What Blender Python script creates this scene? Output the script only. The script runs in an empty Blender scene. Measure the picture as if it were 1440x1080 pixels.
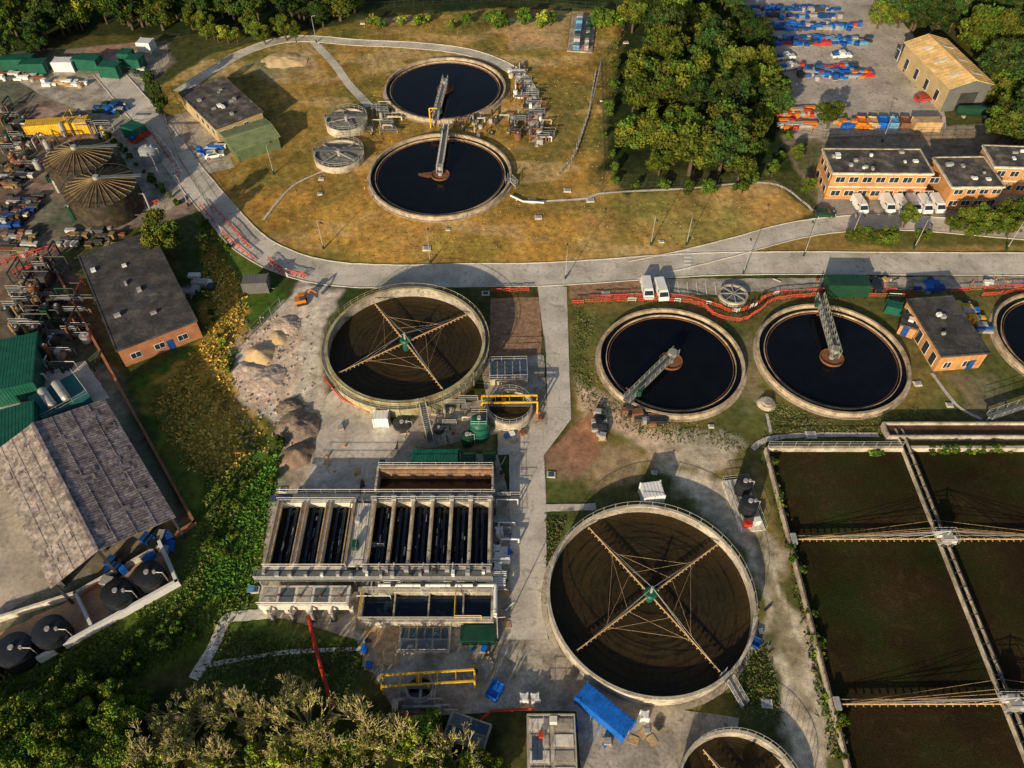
import bpy, math, random
import numpy as np
from mathutils import Vector, Matrix
random.seed(11); rng=np.random.default_rng(11)
R_=random.uniform
# ---------------------------------------------------------------- survey
F=1100.0; AL=math.radians(49.6); H=100.0
SA,CA=math.sin(AL),math.cos(AL)
def P(px,py,z=0.0):
    u=(px-720)/F; v=(py-540)/F
    t=(H-z)/(SA+v*CA)
    return Vector((u*t,(CA-v*SA)*t,z))
sc=bpy.context.scene
COL=sc.collection
# ---------------------------------------------------------------- materials
def nn(nt,t,**k):
    n=nt.nodes.new(t)
    for a,b in k.items(): setattr(n,a,b)
    return n
def M(name,c,rough=.8,var=.2,scale=.35,fine=3.0,metal=0,bump=0,c2=None,thr=.55,soft=.12,spec=.3,obj=False,joint=None,s2=None,stripe=None,c3=None):
    m=bpy.data.materials.new(name); m.use_nodes=True; nt=m.node_tree; L=nt.links
    bs=nt.nodes['Principled BSDF']
    bs.inputs['Roughness'].default_value=rough; bs.inputs['Metallic'].default_value=metal
    bs.inputs['Specular IOR Level'].default_value=spec
    if obj: pos=nn(nt,'ShaderNodeTexCoord').outputs['Object']
    else: pos=nn(nt,'ShaderNodeNewGeometry').outputs['Position']
    def noise(s,d=4,dist=0):
        n=nn(nt,'ShaderNodeTexNoise'); n.inputs['Scale'].default_value=s; n.inputs['Detail'].default_value=d; n.inputs['Distortion'].default_value=dist
        L.new(pos,n.inputs['Vector']); return n.outputs['Fac']
    def mr(src,a,b,lo,hi):
        n=nn(nt,'ShaderNodeMapRange'); L.new(src,n.inputs[0])
        for i,x in enumerate((a,b,lo,hi)): n.inputs[i+1].default_value=x
        return n.outputs[0]
    rgb=nn(nt,'ShaderNodeRGB'); rgb.outputs[0].default_value=(*c,1); cur=rgb.outputs[0]
    def blend(cur,f,cc):
        mx=nn(nt,'ShaderNodeMix',data_type='RGBA'); L.new(f,mx.inputs[0]); L.new(cur,mx.inputs[6]); mx.inputs[7].default_value=(*cc,1); return mx.outputs[2]
    if c2: cur=blend(cur,mr(noise(s2 or scale*1.7,6),thr-soft,thr+soft,0,1),c2)
    if c3: cur=blend(cur,mr(noise(.55,8,1.5),.56,.66,0,.75),c3)
    if joint:
        br=nn(nt,'ShaderNodeTexBrick'); L.new(pos,br.inputs['Vector']); br.inputs['Scale'].default_value=1
        br.inputs['Color1'].default_value=(1,1,1,1); br.inputs['Color2'].default_value=(.92,.92,.92,1); br.inputs['Mortar'].default_value=(joint[3],)*3+(1,)
        br.inputs['Brick Width'].default_value=joint[0]; br.inputs['Row Height'].default_value=joint[1]; br.inputs['Mortar Size'].default_value=joint[2]
        br.offset=0.0
        mx=nn(nt,'ShaderNodeMix',data_type='RGBA',blend_type='MULTIPLY'); mx.inputs[0].default_value=1; L.new(cur,mx.inputs[6]); L.new(br.outputs[0],mx.inputs[7]); cur=mx.outputs[2]
    n1=mr(noise(scale,5),.3,.7,1-var,1+var); n2=mr(noise(fine,3),.3,.7,1-var*.7,1+var*.7)
    mu=nn(nt,'ShaderNodeMath',operation='MULTIPLY'); L.new(n1,mu.inputs[0]); L.new(n2,mu.inputs[1]); fac=mu.outputs[0]
    if stripe:
        w=nn(nt,'ShaderNodeTexWave',bands_direction=stripe[0]); L.new(pos,w.inputs[0]); w.inputs['Scale'].default_value=stripe[1]
        m3=nn(nt,'ShaderNodeMath',operation='MULTIPLY'); L.new(mr(w.outputs['Fac'],0,1,1-stripe[2],1+stripe[2]),m3.inputs[0]); L.new(fac,m3.inputs[1]); fac=m3.outputs[0]
    sm=nn(nt,'ShaderNodeVectorMath',operation='SCALE'); L.new(cur,sm.inputs[0]); L.new(fac,sm.inputs['Scale'])
    L.new(sm.outputs[0],bs.inputs['Base Color'])
    if bump:
        b=nn(nt,'ShaderNodeBump'); b.inputs['Strength'].default_value=bump; b.inputs['Distance'].default_value=.1
        L.new(noise(fine,5),b.inputs['Height']); L.new(b.outputs[0],bs.inputs['Normal'])
    return m
concrete=M('concrete',(.66,.595,.50),.9,.18,.12,2.5,c2=(.47,.42,.345),thr=.56,soft=.12,joint=(5,4,.04,.80),bump=.2,c3=(.40,.345,.275))
concrete_old=M('concrete_old',(.50,.44,.355),.9,.3,.2,2.5,c2=(.28,.24,.185),thr=.53,soft=.12,joint=(4,3,.03,.85),bump=.3,c3=(.22,.185,.14))
dustcon=M('dusty_concrete',(.68,.60,.50),.95,.22,.12,1.6,c2=(.45,.40,.33),thr=.54,soft=.12,bump=.3,c3=(.40,.34,.27))
barnyard=M('barn_yard_concrete',(.52,.43,.34),.95,.22,.12,1.6,c2=(.36,.31,.25),thr=.54,soft=.12,bump=.3,c3=(.30,.25,.2))
asphalt=M('asphalt_old',(.26,.245,.215),.9,.2,.15,2,c2=(.38,.34,.30),thr=.56,bump=.2)
yardm=M('yard_surface',(.44,.38,.32),.9,.25,.1,1.5,c2=(.60,.52,.43),thr=.52,joint=(9,6,.05,.85),bump=.2,c3=(.28,.24,.2))
kerb=M('kerb_concrete',(.62,.57,.48),.9,.2,.6)
rimc=M('rim_concrete',(.52,.41,.275),.85,.25,.5,4,c2=(.28,.21,.14),thr=.55)
rimp=M('rim_concrete_pale',(.55,.49,.38),.85,.25,.5,4,c2=(.32,.27,.2),thr=.56)
wallc=M('wall_concrete',(.55,.48,.37),.85,.27,.4,3,c2=(.28,.235,.175),thr=.55)
whitec=M('pale_concrete',(.74,.68,.57),.8,.17,.5,3,c2=(.47,.41,.33),thr=.6)
darkwater=M('dark_water',(.004,.0045,.0065),.14,.3,.05,.4,spec=.2)
brownwater=M('brown_water',(.035,.022,.012),.1,.4,.12,1,spec=.4,c2=(.06,.04,.02),thr=.6)
bluewater=M('basin_water',(.006,.014,.026),.1,.3,.3,1.5,spec=.4,c2=(.05,.075,.09),thr=.64,soft=.05)
tankfloor=M('filter_media',(.050,.030,.011),.45,.35,.10,2,obj=True,c2=(.026,.020,.008),thr=.5,spec=.2,soft=.2)
bedmat=M('filter_bed_gravel',(.030,.019,.008),.95,.5,.07,5,c2=(.022,.030,.006),thr=.54,soft=.12,bump=.5,stripe=('X',1.2,.1),spec=.08,c3=(.045,.030,.014))
rust=M('rust_steel',(.21,.09,.045),.8,.3,1,5)
steel=M('galvanised_steel',(.48,.46,.43),.5,.15,1,5,metal=.35)
bridgem=M('bridge_steel',(.32,.32,.27),.6,.2,1,5,metal=.2)
dsteel=M('dark_steel',(.07,.07,.07),.55,.2,1,5,metal=.3)
grate=M('steel_grating',(.16,.17,.17),.6,.2,1,6,metal=.2,stripe=('X',6,.25))
timber=M('arm_steel_buff',(.50,.34,.17),.7,.25,1,4)
greenp=M('green_paint',(.014,.11,.07),.45,.2,.8,4)
greend=M('dark_green_paint',(.014,.06,.032),.5,.2,.8,4)
olive=M('olive_tank_paint',(.44,.41,.24),.6,.25,.3,3,c2=(.28,.20,.10),thr=.53)
yellow=M('yellow_paint',(.74,.44,.03),.5,.2,1,4)
blue=M('blue_paint',(.012,.14,.55),.5,.25,1,4)
dblue=M('dark_blue_paint',(.015,.065,.25),.5,.25,1,4)
lblue=M('light_blue_paint',(.13,.30,.48),.5,.2,1,4)
slate=M('slate_cover',(.05,.08,.12),.5,.2,1,4)
red=M('red_paint',(.50,.045,.025),.6,.2,1,4)
redb=M('red_barrier_plastic',(.58,.085,.05),.6,.3,.7,4)
orange=M('orange_paint',(.65,.2,.02),.5,.15,1,4)
white=M('white_paint',(.80,.79,.76),.4,.08,.7,4,spec=.5)
black=M('black_plastic',(.018,.02,.024),.4,.2,1,4,spec=.5)
rubber=M('tyre_rubber',(.02,.02,.02),.9,.1)
glass=M('window_glass',(.02,.03,.04),.08,.3,.6,2,spec=.8)
felt=M('roof_felt',(.05,.05,.052),.92,.35,.25,2.5,c2=(.10,.09,.085),thr=.56,joint=(8,1.1,.04,1.25),bump=.2,c3=(.12,.105,.09))
felt2=M('roof_felt_patched',(.07,.066,.062),.9,.4,.3,2,c2=(.20,.165,.13),thr=.57)
brick=M('orange_brick',(.55,.27,.10),.9,.2,.7,6,joint=(.45,.16,.015,.8))
brickd=M('red_brick',(.38,.165,.085),.9,.2,.7,6)
tancl=M('tan_cladding',(.48,.36,.19),.6,.12,.5,3)
tanroof=M('tan_roof_sheet',(.84,.57,.24),.6,.2,.3,3,c2=(.66,.42,.17),thr=.57,c3=(.55,.36,.16))
greycl=M('grey_cladding',(.15,.15,.14),.6,.12,.5,3)
barnroof=M('barn_roof_sheet',(.36,.30,.285),.85,.4,.6,3,c2=(.17,.135,.14),thr=.5,soft=.14,bump=.4,s2=1.6)
barnroof2=M('barn_roof_sheet_pale',(.42,.35,.30),.85,.35,.6,3,c2=(.22,.18,.16),thr=.51,bump=.4,s2=1.6)
soil=M('brown_gravel',(.30,.17,.10),.95,.25,.8,6,c2=(.40,.25,.15),thr=.55,bump=.8)
soilh=M('soil_heap_earth',(.24,.165,.115),.95,.25,.8,6,c2=(.32,.23,.16),thr=.55,bump=.8)
bgravel=M('buff_gravel',(.56,.37,.21),.95,.3,1.5,8,bump=.8)
sand=M('sand_heap',(.70,.49,.26),.95,.15,.8,6,bump=.6)
rubble=M('rubble_heap',(.62,.48,.37),.95,.25,1.2,4,c2=(.42,.33,.26),thr=.57,bump=.8)
rubbled=M('dark_rubble_heap',(.30,.225,.165),.95,.3,1.2,4,c2=(.18,.14,.11),thr=.55,bump=1)
line=M('road_marking',(.8,.77,.7),.7,.1)
bark=M('bark',(.10,.075,.05),.9,.3,1,6)
twig=M('pale_twig',(.50,.42,.20),.9,.3,1,6)
coneroof=M('ribbed_roof_sheet',(.055,.04,.025),.7,.35,.6,4,c2=(.13,.095,.05),thr=.58)
coneshell=M('tank_shell_dark',(.035,.03,.022),.7,.3,.6,4,c2=(.08,.06,.03),thr=.58)
conerib=M('roof_rib',(.24,.17,.08),.7,.3,.6,4)
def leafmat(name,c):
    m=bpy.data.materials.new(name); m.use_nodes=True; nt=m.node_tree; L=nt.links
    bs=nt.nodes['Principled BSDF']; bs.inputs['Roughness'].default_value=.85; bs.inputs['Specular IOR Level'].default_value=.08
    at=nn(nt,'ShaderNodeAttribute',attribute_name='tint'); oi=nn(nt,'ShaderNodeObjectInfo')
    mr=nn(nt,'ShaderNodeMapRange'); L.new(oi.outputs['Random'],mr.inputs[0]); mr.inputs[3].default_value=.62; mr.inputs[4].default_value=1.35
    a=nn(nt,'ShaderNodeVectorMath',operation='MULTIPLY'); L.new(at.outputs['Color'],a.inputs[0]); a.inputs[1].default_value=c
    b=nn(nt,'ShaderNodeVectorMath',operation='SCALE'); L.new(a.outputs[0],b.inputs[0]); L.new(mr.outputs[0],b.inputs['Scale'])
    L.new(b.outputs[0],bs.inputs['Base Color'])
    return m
leaf_g=leafmat('leaf_green',(.115,.150,.022))
leaf_d=leafmat('leaf_dark',(.055,.090,.022))
leaf_y=leafmat('leaf_yellow',(.26,.32,.04))
leaf_f=leafmat('leaf_foreground',(.16,.225,.03))
leaf_s=leafmat('shrub_leaf',(.09,.145,.022))
grassb=leafmat('grass_blades',(1,1,1))
# ---------------------------------------------------------------- mesh builder
class MB:
    def __init__(s,T=None): s.T=T or Matrix(); s.parts={}; s.cur='body'
    def part(s,n): s.cur=n; return s
    def add(s,vs,fs,mat,sm=False):
        p=s.parts.setdefault(s.cur,dict(v=[],f=[],m=[],ms=[],s=[]))
        o=len(p['v']); p['v'].extend([tuple(v) for v in vs])
        if mat not in p['ms']: p['ms'].append(mat)
        k=p['ms'].index(mat)
        for f in fs: p['f'].append([o+i for i in f]); p['m'].append(k); p['s'].append(sm)
    def box(s,x0,y0,z0,x1,y1,z1,mat):
        v=[(x,y,z) for z in (z0,z1) for y in (y0,y1) for x in (x0,x1)]
        s.add(v,[(0,2,3,1),(4,5,7,6),(0,1,5,4),(2,6,7,3),(0,4,6,2),(1,3,7,5)],mat)
    def cbox(s,x,y,z,a,b,c,mat,r=0):
        cr,sr=math.cos(r),math.sin(r); v=[]
        for dz in (0,c):
            for dy in (-b/2,b/2):
                for dx in (-a/2,a/2): v.append((x+dx*cr-dy*sr,y+dx*sr+dy*cr,z+dz))
        s.add(v,[(0,2,3,1),(4,5,7,6),(0,1,5,4),(2,6,7,3),(0,4,6,2),(1,3,7,5)],mat)
    def beam(s,p,q,w,h,mat):
        p=Vector(p);q=Vector(q);d=(q-p); 
        if d.length<1e-6: return
        d.normalize(); up=Vector((0,0,1))
        if abs(d.z)>.95: up=Vector((1,0,0))
        a=d.cross(up).normalized(); b=a.cross(d).normalized(); v=[]
        for c in (p,q):
            for i,j in ((-1,-1),(1,-1),(1,1),(-1,1)): v.append(c+a*(w/2*i)+b*(h/2*j))
        s.add(v,[(0,1,2,3),(7,6,5,4),(0,4,5,1),(1,5,6,2),(2,6,7,3),(3,7,4,0)],mat)
    def tube(s,p,q,r,mat,n=6,r2=None):
        p=Vector(p);q=Vector(q);d=(q-p)
        if d.length<1e-6: return
        d.normalize(); up=Vector((0,0,1)) if abs(d.z)<.95 else Vector((1,0,0))
        a=d.cross(up).normalized(); b=a.cross(d); r2=r if r2 is None else r2; v=[]
        for c,rr in ((p,r),(q,r2)):
            for i in range(n):
                t=2*math.pi*i/n; v.append(c+a*(rr*math.cos(t))+b*(rr*math.sin(t)))
        s.add(v,[(i,(i+1)%n,n+(i+1)%n,n+i) for i in range(n)],mat,n>5)
        s.add([v[i] for i in range(n)],[tuple(range(n))[::-1]],mat); s.add([v[n+i] for i in range(n)],[tuple(range(n))],mat)
    def path(s,pts,r,mat,n=8):
        for a,b in zip(pts,pts[1:]): s.tube(a,b,r,mat,n)
    def cyl(s,x,y,z0,z1,r,mat,r2=None,n=32): s.tube((x,y,z0),(x,y,z1),r,mat,n,r2)
    def lathe(s,x,y,prof,mat,n=64,sm=True):
        v=[];m=len(prof)
        for i in range(n):
            t=2*math.pi*i/n
            for r,z in prof: v.append((x+r*math.cos(t),y+r*math.sin(t),z))
        f=[]
        for i in range(n):
            j=(i+1)%n
            for k in range(m-1): f.append((i*m+k,j*m+k,j*m+k+1,i*m+k+1))
        s.add(v,f,mat,sm)
    def ring(s,ri,ro,z0,z1,mat,n=72,x=0,y=0):
        for pr in ([(ro,z0),(ro,z1)],[(ro,z1),(ri,z1)],[(ri,z1),(ri,z0)]): s.lathe(x,y,pr,mat,n)
    def disc(s,r,z,mat,n=72,x=0,y=0):
        s.add([(x+r*math.cos(2*math.pi*i/n),y+r*math.sin(2*math.pi*i/n),z) for i in range(n)],[tuple(range(n))],mat)
    def rail(s,pts,mat=None,h=1.1,step=2,r=.035):
        mat=mat or steel
        pts=[Vector(p) for p in pts]
        for a,b in zip(pts,pts[1:]):
            L=(b-a).length; k=max(1,int(L/step))
            for i in range(k+1):
                c=a.lerp(b,i/k); s.tube(c,c+Vector((0,0,h)),r,mat,4)
            for hh in (h,h*.5): s.tube(a+Vector((0,0,hh)),b+Vector((0,0,hh)),r,mat,4)
    def obj(s,name):
        obs=[]
        for pn,p in s.parts.items():
            me=bpy.data.meshes.new(name+'_'+pn); me.from_pydata(p['v'],[],p['f'])
            for m in p['ms']: me.materials.append(m)
            me.polygons.foreach_set('material_index',p['m']); me.polygons.foreach_set('use_smooth',p['s']); me.update()
            obs.append((pn,me))
        if len(obs)==1:
            o=bpy.data.objects.new(name,obs[0][1]); COL.objects.link(o); o.matrix_world=s.T; return o
        e=bpy.data.objects.new(name,None); COL.objects.link(e); e.matrix_world=s.T
        for pn,me in obs:
            o=bpy.data.objects.new(pn,me); COL.objects.link(o); o.parent=e
        return e
def at(p,ang=0): return Matrix.Translation(p)@Matrix.Rotation(ang,4,'Z')
def FR(A,B,C,z):
    a,b,c=P(*A,z),P(*B,z),P(*C,z); a.z=b.z=c.z=0
    ux=(b-a); L=ux.length; ux.normalize(); uy=Vector((-ux.y,ux.x,0)); W=(c-a).dot(uy)
    T=Matrix.Identity(4); T.col[0]=(*ux,0); T.col[1]=(*uy,0); T.col[3]=(*a,1)
    return T,L,W
def circ(xl,xr,yt,yb,z):
    a=P((xl+xr)/2,yt,z); b=P((xl+xr)/2,yb,z); c=(a+b)/2; c.z=0
    return c,(a.y-b.y)/2
# ---------------------------------------------------------------- value noise
_lat=rng.random((256,256))
def vn(X,Y,s):
    x=X*s+1000; y=Y*s+1000; xi=np.floor(x).astype(int); yi=np.floor(y).astype(int); fx=x-xi; fy=y-yi
    fx=fx*fx*(3-2*fx); fy=fy*fy*(3-2*fy)
    g=lambda i,j:_lat[(xi+i)%256,(yi+j)%256]
    return (g(0,0)*(1-fx)+g(1,0)*fx)*(1-fy)+(g(0,1)*(1-fx)+g(1,1)*fx)*fy
def fbm(X,Y,s,o=4):
    r=0;a=.5
    for i in range(o):
        t=.6+i*1.1; c_,s_=math.cos(t),math.sin(t)
        r=r+a*vn(X*c_-Y*s_+i*37,X*s_+Y*c_-i*53,s*2.03**i); a*=.5
    return r-.5*(1-.5**o)
def sdf(poly,X,Y):
    d=np.full(X.shape,1e9); ins=np.zeros(X.shape,bool); n=len(poly)
    for i in range(n):
        ax,ay=poly[i]; bx,by=poly[(i+1)%n]; ex,ey=bx-ax,by-ay; wx,wy=X-ax,Y-ay
        t=np.clip((wx*ex+wy*ey)/(ex*ex+ey*ey+1e-9),0,1)
        d=np.minimum(d,np.hypot(wx-t*ex,wy-t*ey))
        c=((ay>Y)!=(by>Y))&(X<(bx-ax)*(Y-ay)/(by-ay+1e-12)+ax); ins^=c
    return np.where(ins,-d,d)
# ---------------------------------------------------------------- ground
fx=np.arange(-165,165.1,.5); fy=np.arange(8,262,.5)
ext=np.array([5,15,40,100,250,600,1500,3000.])
gx=np.concatenate([-165-ext[::-1],fx,165+ext]); gy=np.concatenate([8-ext[::-1],fy,fy[-1]+ext])
GX,GY=np.meshgrid(gx,gy); NX,NY=len(gx),len(gy)
X=GX.ravel();Y=GY.ravel()
col=np.tile(np.array([.08,.085,.027]),(X.size,1)); mow=np.zeros(X.size)
n_big=fbm(X,Y,.055,4); n_med=fbm(X,Y,.21,3); n_sm=fbm(X+90,Y-40,.47,2)
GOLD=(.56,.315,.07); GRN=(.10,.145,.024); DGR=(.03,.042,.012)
covers=[
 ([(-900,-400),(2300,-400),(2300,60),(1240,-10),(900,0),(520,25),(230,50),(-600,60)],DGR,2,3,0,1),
 ([(225,120),(300,75),(420,45),(560,22),(700,12),(895,18),(885,60),(850,230),(880,275),(1085,255),(1145,300),(1050,335),(900,372),(760,384),(520,384),(420,365),(340,305),(300,255),(235,170)],(.40,.245,.060),.6,1,1,1),
 ([(500,28),(690,20),(720,70),(600,60),(480,55)],(.22,.18,.046),1.5,3,1,.85),
 ([(700,25),(800,20),(790,70),(720,70)],(.58,.38,.2),1,3,0,.8),
 ([(590,45),(690,50),(640,70),(580,60)],(.58,.40,.19),1,2,0,.6),
 ([(345,90),(440,70),(450,105),(400,125)],(.55,.38,.22),1,3,0,.9),
 ([(345,260),(520,290),(760,310),(870,285),(900,365),(520,378),(420,350)],GOLD,2,4,1,.9),
 ([(730,120),(790,110),(840,120),(780,240),(720,270)],(.21,.175,.047),2,3,1,.85),
 ([(850,90),(880,100),(850,260),(820,270)],(.20,.16,.05),1,2,1,.8),
 ([(540,60),(690,75),(560,130),(480,100)],(.23,.18,.046),2,3,1,.8),
 ([(400,100),(520,90),(540,200),(440,260),(330,270),(390,190)],(.30,.21,.052),2,3,1,.75),
 ([(250,120),(330,90),(350,110),(270,150)],(.20,.17,.045),1.5,3,1,.8),
 ([(880,280),(1080,262),(1130,300),(1040,332),(900,362)],(.64,.38,.12),1,3,1,.85),
 ([(810,300),(860,290),(870,360),(820,350)],(.64,.37,.14),2,3,0,.6),
 ([(520,300),(640,330),(620,370),(540,350)],(.62,.35,.10),2,4,0,.7),
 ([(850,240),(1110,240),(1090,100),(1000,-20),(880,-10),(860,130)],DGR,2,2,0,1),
 ([(-200,95),(235,55),(245,88),(200,130),(265,230),(275,300),(110,335),(60,385),(-200,480)],(.28,.21,.165),.8,1.5,0,1),
 ([(-200,150),(60,150),(60,330),(-200,360)],(.13,.10,.08),2,4,0,.85),
 ([(140,170),(200,170),(250,270),(190,300)],(.07,.09,.022),1.5,2,0,.8),
 ([(20,380),(90,345),(160,500),(100,520),(-50,560),(-50,400)],(.14,.115,.09),1.5,2,0,.9),
 ([(-300,560),(160,510),(260,740),(-100,960),(-400,900)],(.30,.24,.18),1.5,2,0,1),
 ([(275,290),(350,360),(410,420),(325,480),(330,560),(400,620),(390,700),(360,850),(300,900),(200,960),(-100,1050),(-100,960),(250,830),(275,740),(180,540),(290,470)],GRN,.8,1.5,0,1),
 ([(330,610),(395,640),(388,700),(350,800),(250,860),(270,740)],(.075,.16,.022),2,3,0,.85),
 ([(300,870),(420,870),(520,900),(500,1000),(280,960)],(.09,.14,.028),1,2,0,.9),
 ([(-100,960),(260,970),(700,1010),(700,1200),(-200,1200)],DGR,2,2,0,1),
 ([(795,398),(1440,398),(1700,420),(1700,640),(1060,640),(1000,720),(1000,700),(940,660),(760,720),(770,1000),(690,900),(760,680),(805,590)],(.17,.145,.045),.5,1,0,1),
 ([(800,430),(845,440),(830,500),(860,560),(930,600),(1040,610),(1050,640),(900,640),(830,590),(800,540)],(.11,.13,.033),1,3,0,.8),
 ([(1040,530),(1080,580),(1180,600),(1290,570),(1330,540),(1380,600),(1060,640)],(.13,.135,.034),1,3,0,.8),
 ([(805,530),(840,545),(880,590),(960,605),(1040,625),(1020,660),(930,668),(870,610),(810,580)],(.60,.49,.36),1,3,0,.95),
 ([(810,640),(880,620),(940,640),(900,675),(830,680)],(.38,.29,.18),1,3,0,.75),
 ([(1335,530),(1400,530),(1440,600),(1370,590)],(.34,.24,.16),1,3,0,.8),
 ([(1050,470),(1068,500),(1090,570),(1050,590),(1035,540)],(.34,.24,.14),1,3,0,.7),
 ([(765,640),(832,578),(845,640),(805,678),(765,678)],(.34,.195,.12),.3,.8,0,1),
 ([(762,700),(840,700),(860,690),(990,690),(1080,800),(1100,1000),(1000,1040),(900,1000),(760,860)],(.12,.125,.038),.8,2,0,1),
 ([(1065,640),(1085,700),(1110,800),(1150,950),(1185,1090),(1160,1090),(1130,950),(1085,790),(1050,700)],(.22,.185,.075),.8,2,0,.9),
]
late=[
 ([(938,655),(992,650),(1045,715),(1095,780),(1140,900),(1168,1090),(1108,1090),(1085,940),(1062,810),(1005,725),(945,690)],(.66,.56,.42),.8,2.6,0,.95),
 ([(1060,760),(1078,765),(1108,850),(1125,960),(1118,990),(1095,900)],(.16,.14,.05),.8,2.6,0,.7),
 ([(1085,800),(1100,800),(1130,950),(1145,1060),(1132,1060),(1110,930)],(.40,.31,.20),.5,1.5,0,.6),
 ([(1030,900),(1075,900),(1090,1000),(1030,1000)],(.11,.13,.035),.7,2,0,.8),
 ([(425,395),(480,410),(455,470),(455,550),(520,590),(525,690),(385,700),(400,640),(390,600),(330,560),(322,500),(395,430)],(.62,.54,.44),.6,1.5,0,1),
 ([(330,480),(400,440),(430,470),(420,560),(360,580),(325,540)],(.68,.51,.39),.8,2.5,0,.85),
 ([(380,640),(430,610),(450,650),(420,690),(385,700)],(.34,.26,.18),.8,2,0,.7),
 ([(530,392),(745,392),(745,408),(600,402)],(.13,.13,.04),.3,.6,0,.9),
 ([(600,570),(680,560),(700,640),(570,640)],(.20,.175,.08),.6,2,0,.9),
 ([(1100,190),(1440,170),(1700,200),(1700,330),(1160,310),(1120,240)],(.30,.24,.17),.6,1,0,1),
 ([(1065,345),(1160,322),(1700,330),(1700,352),(1070,362)],(.34,.22,.065),.5,1.5,0,.9),
 ([(1180,322),(1440,325),(1440,348),(1200,348)],(.10,.12,.03),.6,1.5,0,.8),
 ([(1115,205),(1160,200),(1155,280),(1140,290)],(.10,.11,.033),1,2,0,.8),
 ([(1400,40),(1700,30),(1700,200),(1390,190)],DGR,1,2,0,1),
 ([(280,330),(350,395),(358,440),(322,500),(328,560),(375,605),(330,660),(260,640),(210,575),(222,530),(290,480),(300,400)],(.50,.31,.058),1.5,4.5,0,.85),
 ([(290,500),(325,505),(335,570),(300,640),(260,620)],(.66,.41,.08),1.5,4.5,0,.7),
 ([(310,380),(350,400),(350,440),(310,470)],(.62,.36,.07),1.2,3,0,.7),
 ([(205,545),(245,560),(300,640),(300,700),(262,690)],(.15,.17,.033),1.5,3,0,.8),
 ([(340,600),(395,640),(388,690),(340,690)],(.09,.18,.026),1.2,2.5,0,.8),
]
def paint(lst):
    for poly,c,soft,amp,mw,op in lst:
        w=[P(a,max(b,-330))[:2] for a,b in poly]
        wx=[q[0] for q in w]; wy=[q[1] for q in w]
        k=np.where((X>min(wx)-8)&(X<max(wx)+8)&(Y>min(wy)-8)&(Y<max(wy)+8))[0]
        if k.size==0: continue
        d=sdf(w,X[k],Y[k])+amp*(n_med[k]*2.2+n_sm[k]*1.4)
        a=np.clip(.5-d/(2*soft),0,1); a=a*a*(3-2*a)*op
        col[k]=col[k]*(1-a[:,None])+np.array(c)*a[:,None]
        mow[k]=mow[k]*(1-a)+mw*a
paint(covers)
f=np.clip(n_big*4.2,-1,1)[:,None]
dry=np.array([1.25,1.06,.95]); wet=np.array([.52,.76,.66])
col*=np.where(f>0,1+(dry-1)*f,1-(1-wet)*(-f))
# greener hollows and worn, bare strips in the lawn
gr=np.clip((fbm(X-300,Y+77,.09,3)-.06)*7,0,1)*mow
col=col*(1-gr[:,None]*.55)+np.array([.15,.15,.04])*gr[:,None]*.55
worn=np.clip((fbm(X*1.0+500,Y*2.6,.06,4)-.07)*9,0,1)*mow
col=col*(1-worn[:,None]*.55)+np.array([.66,.45,.21])*worn[:,None]*.55
paint(late)
col*=(1+.8*n_med+.7*n_sm)[:,None]
col=np.clip(col,.01,.78)
vs=np.stack([X,Y,np.zeros_like(X)],1)
i0=(np.arange(NY-1)[:,None]*NX+np.arange(NX-1)[None,:]).ravel()
quads=np.stack([i0,i0+1,i0+1+NX,i0+NX],1)
def npmesh(name,v,q,mats,tint=None,mi=None,attr='tint'):
    me=bpy.data.meshes.new(name); me.vertices.add(len(v)); me.vertices.foreach_set('co',np.asarray(v,np.float32).ravel())
    nq=len(q); me.loops.add(nq*4); me.loops.foreach_set('vertex_index',np.asarray(q,np.int32).ravel())
    me.polygons.add(nq); me.polygons.foreach_set('loop_start',np.arange(nq,dtype=np.int32)*4)
    try: me.polygons.foreach_set('loop_total',np.full(nq,4,np.int32))
    except Exception: pass
    for m in mats: me.materials.append(m)
    if mi is not None: me.polygons.foreach_set('material_index',np.asarray(mi,np.int32))
    if tint is not None:
        a=me.attributes.new(attr,'FLOAT_COLOR','POINT'); a.data.foreach_set('color',np.concatenate([tint,np.ones((len(tint),1))],1).astype(np.float32).ravel())
    me.update(calc_edges=True); return me
gm=bpy.data.materials.new('ground_cover'); gm.use_nodes=True; nt=gm.node_tree; L=nt.links; bs=nt.nodes['Principled BSDF']
bs.inputs['Roughness'].default_value=.95; bs.inputs['Specular IOR Level'].default_value=.1
ga=nn(nt,'ShaderNodeAttribute',attribute_name='cover'); mo=nn(nt,'ShaderNodeAttribute',attribute_name='mow'); po=nn(nt,'ShaderNodeNewGeometry').outputs['Position']
def gnoise(s,d,a,b,lo,hi):
    n=nn(nt,'ShaderNodeTexNoise'); n.inputs['Scale'].default_value=s; n.inputs['Detail'].default_value=d; n.inputs['Roughness'].default_value=.65; L.new(po,n.inputs[0])
    m=nn(nt,'ShaderNodeMapRange'); L.new(n.outputs['Fac'],m.inputs[0])
    for i,x in enumerate((a,b,lo,hi)): m.inputs[i+1].default_value=x
    return m.outputs[0],n.outputs['Fac']
def mul(a,b):
    n=nn(nt,'ShaderNodeMath',operation='MULTIPLY'); L.new(a,n.inputs[0]); L.new(b,n.inputs[1]); return n.outputs[0]
a1,_=gnoise(.8,9,.3,.7,.55,1.45); a2,h2=gnoise(5,4,.3,.7,.72,1.28)
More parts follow.
